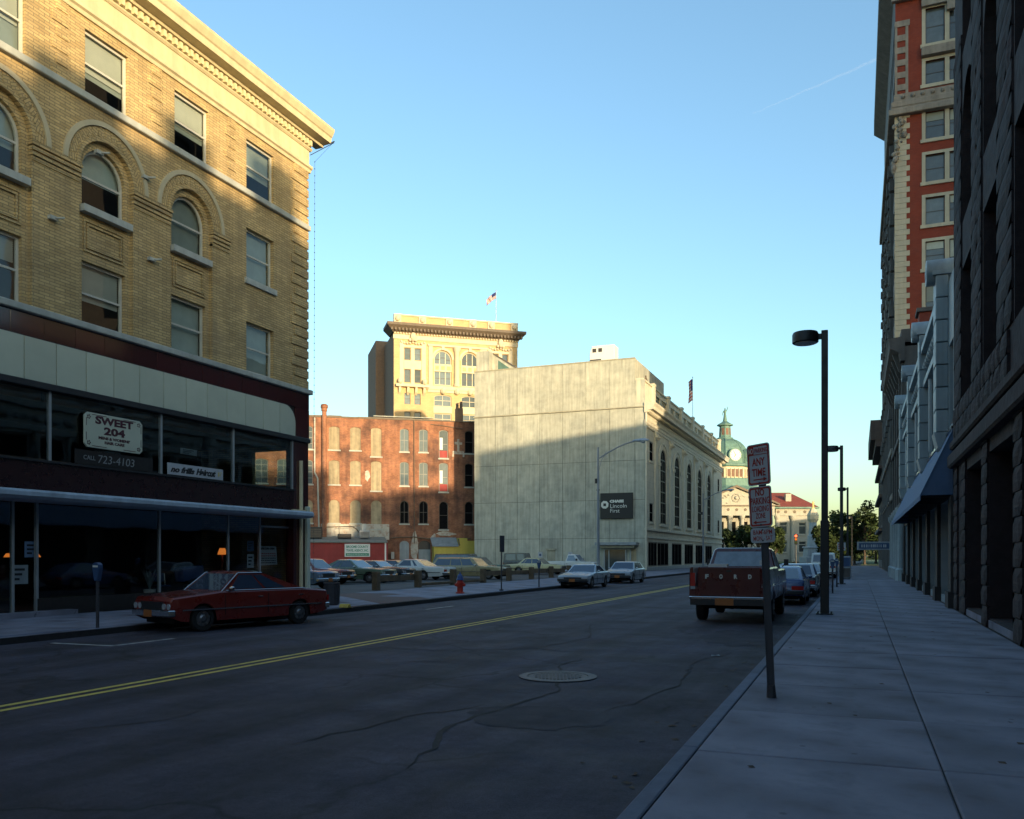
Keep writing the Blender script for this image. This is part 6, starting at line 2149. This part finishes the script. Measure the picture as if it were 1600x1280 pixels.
    Mb().box(-L / 2 - .02, -L / 2 - .008, -W * .36, W * .36, rail - .10, rail - .07).box(-L / 2 - .02, -L / 2 - .008, -W * .36, W * .36, rail - .47, rail - .44).ob('tailgate_ridge', colour, tg)
    Mb().ext([(-L / 2 - .16, -W / 2 * .98), (-L / 2 - .22, -W / 2 * .9), (-L / 2 - .22, W / 2 * .9), (-L / 2 - .16, W / 2 * .98), (-L / 2 - .02, W / 2 * .98), (-L / 2 - .02, -W / 2 * .98)], base + .50, base + .58, 'z').ob('rear_bumper', 'chrome', S, bevel=.015)
    box('bumper_face', 'dark_metal', S, -L / 2 - .215, -L / 2 - .03, -W / 2 * .94, W / 2 * .94, base + .36, base + .499)
    box('front_bumper', 'chrome', S, L / 2 - .02, L / 2 + .12, -W / 2, W / 2, base + .45, base + .62, bevel=.02)
    box('number_plate', 'plate_orange', S, -L / 2 - .235, -L / 2 - .223, -W * .5 * .1 - .04, W * .5 * .1 + .22, base + .36, base + .54)
    Mb().cyl((-L / 2 + .5, 0, base + .40), (-L / 2 + 1.0, 0, base + .40), .18, n=10).box(-L / 2 + .9, -L / 2 + 1.1, -W * .4, W * .4, r - .06, r + .06).ob('rear_axle', 'underbody', S)
    return S, tg, X


PK, tg, PX_ = pickup('dark red pickup truck seen from behind, parked at the right kerb beside the lamp post', (-3.05, 25.05, -.15), PI / 2, 'paint_truck',
                     dict(L=5.4, W=2.02, H=1.97, cab=2.95, cow=1.25, zb=1.36, rail=1.44, wf=.95, wr=4.2, r=.39, base=.12))
Mb().box(-2.735, -2.712, -.06, .06, 1.33, 1.37).ob('tailgate_latch', 'dark_metal', tg)
for k, ch in enumerate('FORD'):
    text(ch, .10, 'letter_white', tg, T(-2.725, .56 - k * .36, 1.16) @ RZ(-PI / 2), .085, bold=.008)
Mb().cyl((-2.74, .15, .60), (-2.79, .15, .60), .02, n=6).box(-2.16, -2.0, -.9, -.7, 1.50, 1.62).box(-1.6, -1.3, .2, .7, 1.0, 1.52).ob('load', 'pot_white', PK)
pickup('white pickup truck at the right end of the lot near the entrance canopy', (-24.0, 73.6, -.006), 0, 'paint_white',
       dict(L=4.9, W=1.85, H=1.72, cab=2.75, cow=1.35, zb=1.05, rail=1.08, wf=.85, wr=3.9, r=.34, group=G_))
# roof rack of the tan estate
ec = bpy.data.objects['estate_car']
q = Mb()
for s in (-.6, .6):
    q.tube([(.6, s, 1.50), (-2.0, s, 1.50)], .02, 6)
    for x in (.5, -.6, -1.8):
        q.cyl((x, s, 1.44), (x, s, 1.5), .015, n=5)
for x in (.3, -.7, -1.7):
    q.cyl((x, -.6, 1.5), (x, .6, 1.5), .015, n=5)
q.ob('roof_rack', 'chrome', ec)

# ------------------------------------------------------------------ low wooden fence of the lot
FN = thing('wooden_fence', 'low weathered wooden fence of square posts and a single board along the lot', 'fence', (-20.6, 34.2, 0), PI / 2)
for k in range(8):
    x = k * 4.05
    Mb().box(x - .16, x + .16, -.15, .15, -.03, .86 - .05 * RND.random()).ob('post', 'weathered_wood', FN, bevel=.03)
    if k < 7 and k not in (1, 2):
        Mb().box(x + .1, x + 4.0, .155, .21, .34 + RND.uniform(-.03, .03), .64 + RND.uniform(-.03, .03)).ob('board', 'weathered_wood', FN, bevel=.012)
    elif k < 7:
        Mb().box(x + .1, x + 4.0, -.1, .1, .06, .2).ob('board', 'weathered_wood', FN, bevel=.02)

# ------------------------------------------------------------------ street furniture
def box_lamp(y, label):
    S = thing('street_lamp', label, 'street lamp', (-.83, y, 0), 0, 'square lamp posts along the right pavement')
    Mb().box(-.085, .085, -.085, .085, .0, 7.72).ob('post', 'lamp_black', S, bevel=.012)
    Mb().box(-.11, .11, -.11, .11, .0, 2.55).ob('post_sleeve', 'lamp_black', S, bevel=.015)
    Mb().box(-.22, .22, -.22, .22, .0, .035).ob('base_plate', 'lamp_black', S, bevel=.008)
    q = Mb()
    for a in (-.17, .17):
        for b in (-.17, .17):
            q.cyl((a, b, .03), (a, b, .07), .025, n=6)
    q.ob('bolts', 'lamp_black', S)
    box('arm', 'lamp_black', S, -.18, -.08, -.05, .05, 7.50, 7.64)
    Mb().lathe(-.50, 0, [(.32, 7.42), (.345, 7.44), (.345, 7.66), (.32, 7.71), (.1, 7.725)], 24).ob('lamp_head', 'lamp_black', S, smooth=True)
    Mb().cyl((-.50, 0, 7.405), (-.50, 0, 7.425), .29, n=20).ob('lens', 'lens_white', S)


box_lamp(24.75, 'nearest tall black square lamp post beside the red pickup, with a drum head')
box_lamp(51.0, 'second tall black square lamp post along the right pavement')
box_lamp(82.5, 'third black square lamp post along the right pavement')
box_lamp(144.0, 'farthest tiny black lamp post at the end of the right pavement')


def cobra(x, y, h, label, arm=2.5, banner=False):
    S = thing('cobra_lamp', label, 'street lamp', (x, y, 0), 0, 'curved-arm lamp posts on the left pavement')
    Mb().lathe(0, 0, [(.17, 0), (.16, .3), (.11, .35), (.065, h)], 12).ob('post', 'grey_metal', S, smooth=True)
    pts = [(0, 0, h - .75)] + [(arm * .92 * (1 - math.cos(t)) * .0 + arm * t / 1.4, 0, h - .75 + 1.05 * math.sin(t)) for t in [.15 * k for k in range(1, 10)]]
    Mb().tube(pts, .04, 8).tube([(0, 0, h - 1.7), (.2, 0, h - .9), (.55, 0, h - .25)], .018, 6).tube([(.02, 0, h - .55), (.6, 0, h - .6)], .012, 5).ob('arm', 'grey_metal', S, smooth=True)
    e = Vector(pts[-1])
    q = Mb()
    vs, fs = [], []
    n = 10
    st = [(-.15, .05, .05), (.05, .10, .07), (.35, .17, .10), (.62, .17, .10), (.82, .10, .06), (.9, .02, .02)]
    for dx, ry, rz_ in st:
        vs += [(e.x + dx, ry * math.cos(2 * PI * i / n), e.z + .04 + rz_ * math.sin(2 * PI * i / n)) for i in range(n)]
    for k in range(len(st) - 1):
        fs += [(k * n + i, k * n + (i + 1) % n, (k + 1) * n + (i + 1) % n, (k + 1) * n + i) for i in range(n)]
    q.add(vs, fs)
    q.ob('lamp_head', 'canopy_metal', S, smooth=True)
    Mb().ball((e.x + .5, 0, e.z - .05), .15, 8, .8).ob('lens', 'terra_grey', S, smooth=True)
    Mb().cyl((-.12, 0, h - 2.3), (-.12, 0, h - 2.0), .1, n=8).box(-.1, .1, -.05, .05, h - 2.75, h - 2.7).ob('control_box', 'dark_metal', S)
    return S


cobra(-15.35, 52.6, 8.5, 'grey curved-arm street lamp in front of the concrete flank')
cobra(-15.5, 93.5, 8.3, 'farther grey curved-arm street lamp in front of the arched bank windows')

# no-parking signs on a leaning post
NP = thing('parking_sign_post', 'leaning grey post carrying three red and white parking signs at the kerb', 'sign', (-.90, 10.03, 0), 0)
NP.rotation_euler = (rad(-1.2), rad(-2.5), 0)
Mb().box(-.03, .03, -.02, .02, -.02, 2.86).box(-.04, -.03, -.03, .03, 0, 2.86).box(.03, .04, -.03, .03, 0, 2.86).ob('post', 'cast_iron', NP)
Mb().cyl((0, 0, 0), (0, 0, .14), .055, .045, 10).ob('post_foot', 'cast_iron', NP)
SA = RZ(rad(-30))


def plate(z0, h, w, edge='sign_red', tf=SA):
    m_ = NP_M = tf @ T(0, -.055, z0)

    def rr(i, w=w, h=h, r=.035):
        pts = []
        for cx, cz, a0 in ((w / 2 - r, r, -90), (w / 2 - r, h - r, 0), (-w / 2 + r, h - r, 90), (-w / 2 + r, r, 180)):
            pts += [(cx + (r - i * .5) * math.cos(rad(a0 + 22.5 * k)) + (-i * .5 if cx > 0 else i * .5), cz + (r - i * .5) * math.sin(rad(a0 + 22.5 * k)) + (-i * .5 if cz > h / 2 else i * .5)) for k in range(5)]
        return pts
    p = Mb(m_).ext(rr(0), 0, .004, 'y').ob('sign_plate', 'sign_white', NP)
    if edge:
        a, b = rr(.012), rr(.03)
        q = Mb(m_)
        for i in range(len(a)):
            j = (i + 1) % len(a)
            q.add([(a[i][0], -.0015, a[i][1]), (a[j][0], -.0015, a[j][1]), (b[j][0], -.0015, b[j][1]), (b[i][0], -.0015, b[i][1])], [(0, 1, 2, 3)])
        q.ob('border', edge, p, fix=False)
    Mb(m_).cyl((0, -.006, .025), (0, 0, .025), .01, n=6).cyl((0, -.006, h - .025), (0, 0, h - .025), .01, n=6).ob('bolt', 'cast_iron', p)
    return p, m_


def arrow(p, m_, z, s, m='sign_red'):
    Mb(m_).box(-.075, .075, -.003, -.001, z - .006, z + .006).ext([(s * .105, z), (s * .06, z + .022), (s * .06, z - .022)], -.003, -.001, 'y').ob('arrow', m, p)


p, m_ = plate(2.40, .47, .305)
Mb(m_).box(-.135, -.06, -.003, -.001, .345, .445).box(-.06, .135, -.003, -.001, .345, .352).ob('corner_block', 'sign_red', p)
text('NO', .06, 'letter_white', p, m_ @ T(-.098, -.005, .365), .06, ex=.001, bold=.001)
text('PARKING', .05, 'sign_red', p, m_ @ T(.04, -.002, .37), .17, ex=.001, bold=.001)
text('ANY', .085, 'sign_red', p, m_ @ T(0, -.002, .225), .17, ex=.001, bold=.003)
text('TIME', .085, 'sign_red', p, m_ @ T(0, -.002, .105), .18, ex=.001, bold=.003)
arrow(p, m_, .065, 1)
p, m_ = plate(1.925, .46, .305)
text('NO', .075, 'sign_red', p, m_ @ T(0, -.002, .355), .12, ex=.001, bold=.003)
text('PARKING', .075, 'sign_red', p, m_ @ T(0, -.002, .26), .255, ex=.001, bold=.002)
text('LOADING', .065, 'sign_red', p, m_ @ T(0, -.002, .175), .22, ex=.001, bold=.001)
text('ZONE', .06, 'sign_red', p, m_ @ T(0, -.002, .098), .13, ex=.001, bold=.001)
arrow(p, m_, .055, -1)
p, m_ = plate(1.745, .17, .28, None, RZ(rad(-14)))
text('8AM-6PM', .052, 'sign_red', p, m_ @ T(0, -.002, .095), .22, ex=.001, bold=.0005)
text('MON - SAT', .052, 'sign_red', p, m_ @ T(0, -.002, .025), .22, ex=.001, bold=.0005)

# manhole
MH = thing('manhole_cover', 'round cast iron manhole cover with raised pattern set in the road', 'manhole', (-4.0, 11.65, -.146), rad(20))
Mb().lathe(0, 0, [(.56, 0), (.56, .012), (.44, .014), (.44, .0)], 36).ob('frame', 'cast_iron', MH)
Mb().lathe(0, 0, [(.43, .0), (.43, .010), (.36, .010), (.36, .004)], 36).ob('cover', 'cast_iron', MH)
q = Mb()
for i in range(-7, 8):
    for j in range(-7, 8):
        if i * i + j * j < 42:
            q.box(i * .052 - .018, i * .052 + .018, j * .052 - .018, j * .052 + .018, .004, .014)
q.ob('raised_pattern', 'cast_iron', MH)

# hydrant
HY = thing('fire_hydrant', 'red fire hydrant with a blue bonnet standing at the far kerb', 'hydrant', (-15.55, 32.6, 0), 0)
Mb().lathe(0, 0, [(.19, 0), (.19, .05), (.13, .07), (.125, .40), (.17, .42), (.17, .47), (.125, .49), (.12, .56)], 16).ob('barrel', 'hydrant_red', HY, smooth=True)
Mb().lathe(0, 0, [(.16, .56), (.16, .60), (.13, .62), (.12, .72), (.07, .80), (.035, .82), (.035, .88), (.02, .89)], 16).ob('bonnet', 'hydrant_blue', HY, smooth=True)
for d, rr in (((1, 0), .065), ((-1, 0), .065), ((0, -1), .085)):
    Mb().cyl((d[0] * .1, d[1] * .1, .36), (d[0] * .22, d[1] * .22, .36), rr, n=10).cyl((d[0] * .22, d[1] * .22, .36), (d[0] * .25, d[1] * .25, .36), .03, n=6).ob('outlet_cap', 'hydrant_red', HY)


def meter(x, y, label, h=1.44):
    S = thing('parking_meter', label, 'parking meter', (x, y, 0), 0, 'parking meters along the kerbs')
    Mb().cyl((0, 0, 0), (0, 0, h - .38), .035, n=10).ob('post', 'cast_iron', S)
    q = Mb()
    q.ext([(-.045, h - .40), (.045, h - .40), (.10, h - .12), (.095, h - .04)] + [(.095 * math.cos(a), h - .07 + .075 * math.sin(a)) for a in [rad(30 * k) for k in range(1, 6)]] + [(-.095, h - .04), (-.10, h - .12)], -.06, .06, 'y')
    q.ob('head', 'sign_blue', S, bevel=.01)
    Mb().box(-.07, .07, -.068, -.06, h - .10, h - .06).ob('window', 'letter_white', S)
    return S


meter(-15.55, 14.05, 'parking meter on the left pavement beside the nose of the red coupe')
meter(-14.95, 40.6, 'parking meter on the far kerb before the silver hatchback', 1.35)
meter(-.98, 38.5, 'parking meter on the right kerb beyond the nearest lamp post')
meter(-.98, 46.5, 'second parking meter on the right kerb, farther on')
S = thing('street_sign_pole', 'thin pole with a narrow dark sign seen edge on at the far kerb', 'sign', (-15.0, 35.8, 0), rad(70))
Mb().cyl((0, 0, 0), (0, 0, 2.5), .03, n=8).cyl((0, 0, 0), (0, 0, .06), .1, n=10).ob('pole', 'cast_iron', S)
Mb().box(-.15, .15, -.05, -.03, 1.75, 2.5).ob('plate', 'cast_iron', S)
S = thing('litter_bin', 'dark cylindrical litter bin on the pavement behind the red coupe', 'bin', (-15.75, 23.4, 0), 0)
Mb().lathe(0, 0, [(.20, 0), (.23, .02), (.25, .66), (.27, .68), (.27, .72), (.22, .72), (.21, .6)], 18).ob('drum', 'cast_iron', S, smooth=True)
q = Mb()
for k in range(18):
    a = 2 * PI * k / 18
    q.cyl((.238 * math.cos(a), .238 * math.sin(a), .04), (.258 * math.cos(a), .258 * math.sin(a), .64), .012, n=4)
q.ob('slats', 'cast_iron', S)
S = thing('kerb_marker', 'small worn yellow block on the kerb by the driveway', 'marker', (-14.72, 22.6, -.02), 0)
Mb().ext([(-.12, 0), (.12, 0), (.07, .12), (-.07, .12)], -.16, .16, 'x').ob('block', 'line_yellow', S, bevel=.02)
S = thing('paper_scrap', 'small pale crumpled scrap of paper lying on the road behind the pickup', 'litter', (-2.35, 15.0, -.143), .4)
Mb().add([(0, 0, 0), (.08, .02, .012), (.16, 0, .004), (.02, .07, .02), (.1, .09, .006), (.15, .06, .025)], [(0, 1, 4, 3), (1, 2, 5, 4)]).ob('sheet', 'faded_letter', S, fix=False)
q = Mb()
r = random.Random(8)
for k in range(150):
    y = r.uniform(6, 30)
    x = -1.42 - abs(r.gauss(0, .35)) if k % 3 else r.uniform(-1.2, 2.4)
    z = -.1445 if x < -1.37 else .003
    a, s_ = r.uniform(0, 6), r.uniform(.015, .035)
    u, w = Vector((math.cos(a), math.sin(a), 0)) * s_ * 1.6, Vector((-math.sin(a), math.cos(a), 0)) * s_
    p = Vector((x, y, z))
    q.add([p - u, p - w + Vector((0, 0, .008)), p + u + Vector((0, 0, .004)), p + w], [(0, 1, 2, 3)])
tag(q.ob('leaf_litter', 'bark', fix=False), 'scattered dry leaves and grit along the right gutter and pavement', 'litter', kind='stuff')
# traffic signal at the far crossing
S = thing('traffic_signal', 'traffic signal showing red before the courthouse wing', 'traffic light', (-10.0, 157.6, 0), 0)
Mb().cyl((0, 0, -.1), (0, 0, 5.6), .07, n=8).ob('pole', 'dark_metal', S)
Mb().box(-.28, .28, -.38, -.08, 3.5, 5.3).ob('housing', 'dark_metal', S, bevel=.03)
for k, m in enumerate(('signal_red', 'amber', 'leaf_dark')):
    Mb().cyl((0, -.42, 5.0 - k * .58), (0, -.38, 5.0 - k * .58), .2, n=12).ob('lens', m, S)
# far end of the right pavement: cabinet, sign, projecting name sign
S = thing('kerbside_cabinet', 'grey-blue metal cabinet on the pavement under a small pale sign', 'cabinet', (-.75, 62, 0), 0)
Mb().box(-.35, .35, -.3, .3, .08, 1.55).box(-.3, .3, -.25, .25, 0, .08).ob('casing', 'grey_metal', S, bevel=.04)
box('hatch', 'sign_blue', S, -.28, .28, -.32, -.30, .85, 1.45)
box('hatch', 'brown_stone', S, -.28, .28, -.32, -.30, .15, .75)
S = thing('street_sign_pole', 'small pale square sign on a thin post above the grey-blue cabinet', 'sign', (-1.05, 64, 0), 0)
Mb().cyl((0, 0, 0), (0, 0, 2.6), .03, n=8).ob('pole', 'cast_iron', S)
box('plate', 'sign_white', S, -.28, .28, -.05, -.02, 1.95, 2.5)
q = Mb()
for k in range(3):
    q.box(-.2, .2 - .06 * k, -.055, -.051, 2.06 + k * .14, 2.14 + k * .14)
q.ob('print', 'sign_red', S)
S = thing('projecting_sign', 'long dark blue name board with a pale frame projecting over the pavement', 'sign', (2.6, 79.0, 2.05), 0)
Mb().box(-2.65, 0, -.10, .10, 0, .72).ob('panel', 'grey_metal', S, bevel=.03)
box('face', 'sign_blue', S, -2.48, -.12, -.112, -.10, .12, .6)
r = random.Random(5)
q = Mb()
x = -2.3
while x < -.35:
    q.box(x, x + r.uniform(.05, .12), -.12, -.113, .24, .48)
    x += r.uniform(.13, .2)
q.ob('lettering', 'sign_white', S)
box('bracket', 'dark_metal', S, -.05, .14, -.05, .05, .3, .4)
for o_ in list(bpy.data.objects):
    if o_.type == 'MESH' and o_.parent is None and 'kind' not in o_ and 'label' not in o_:
        print('UNTAGGED', o_.name)
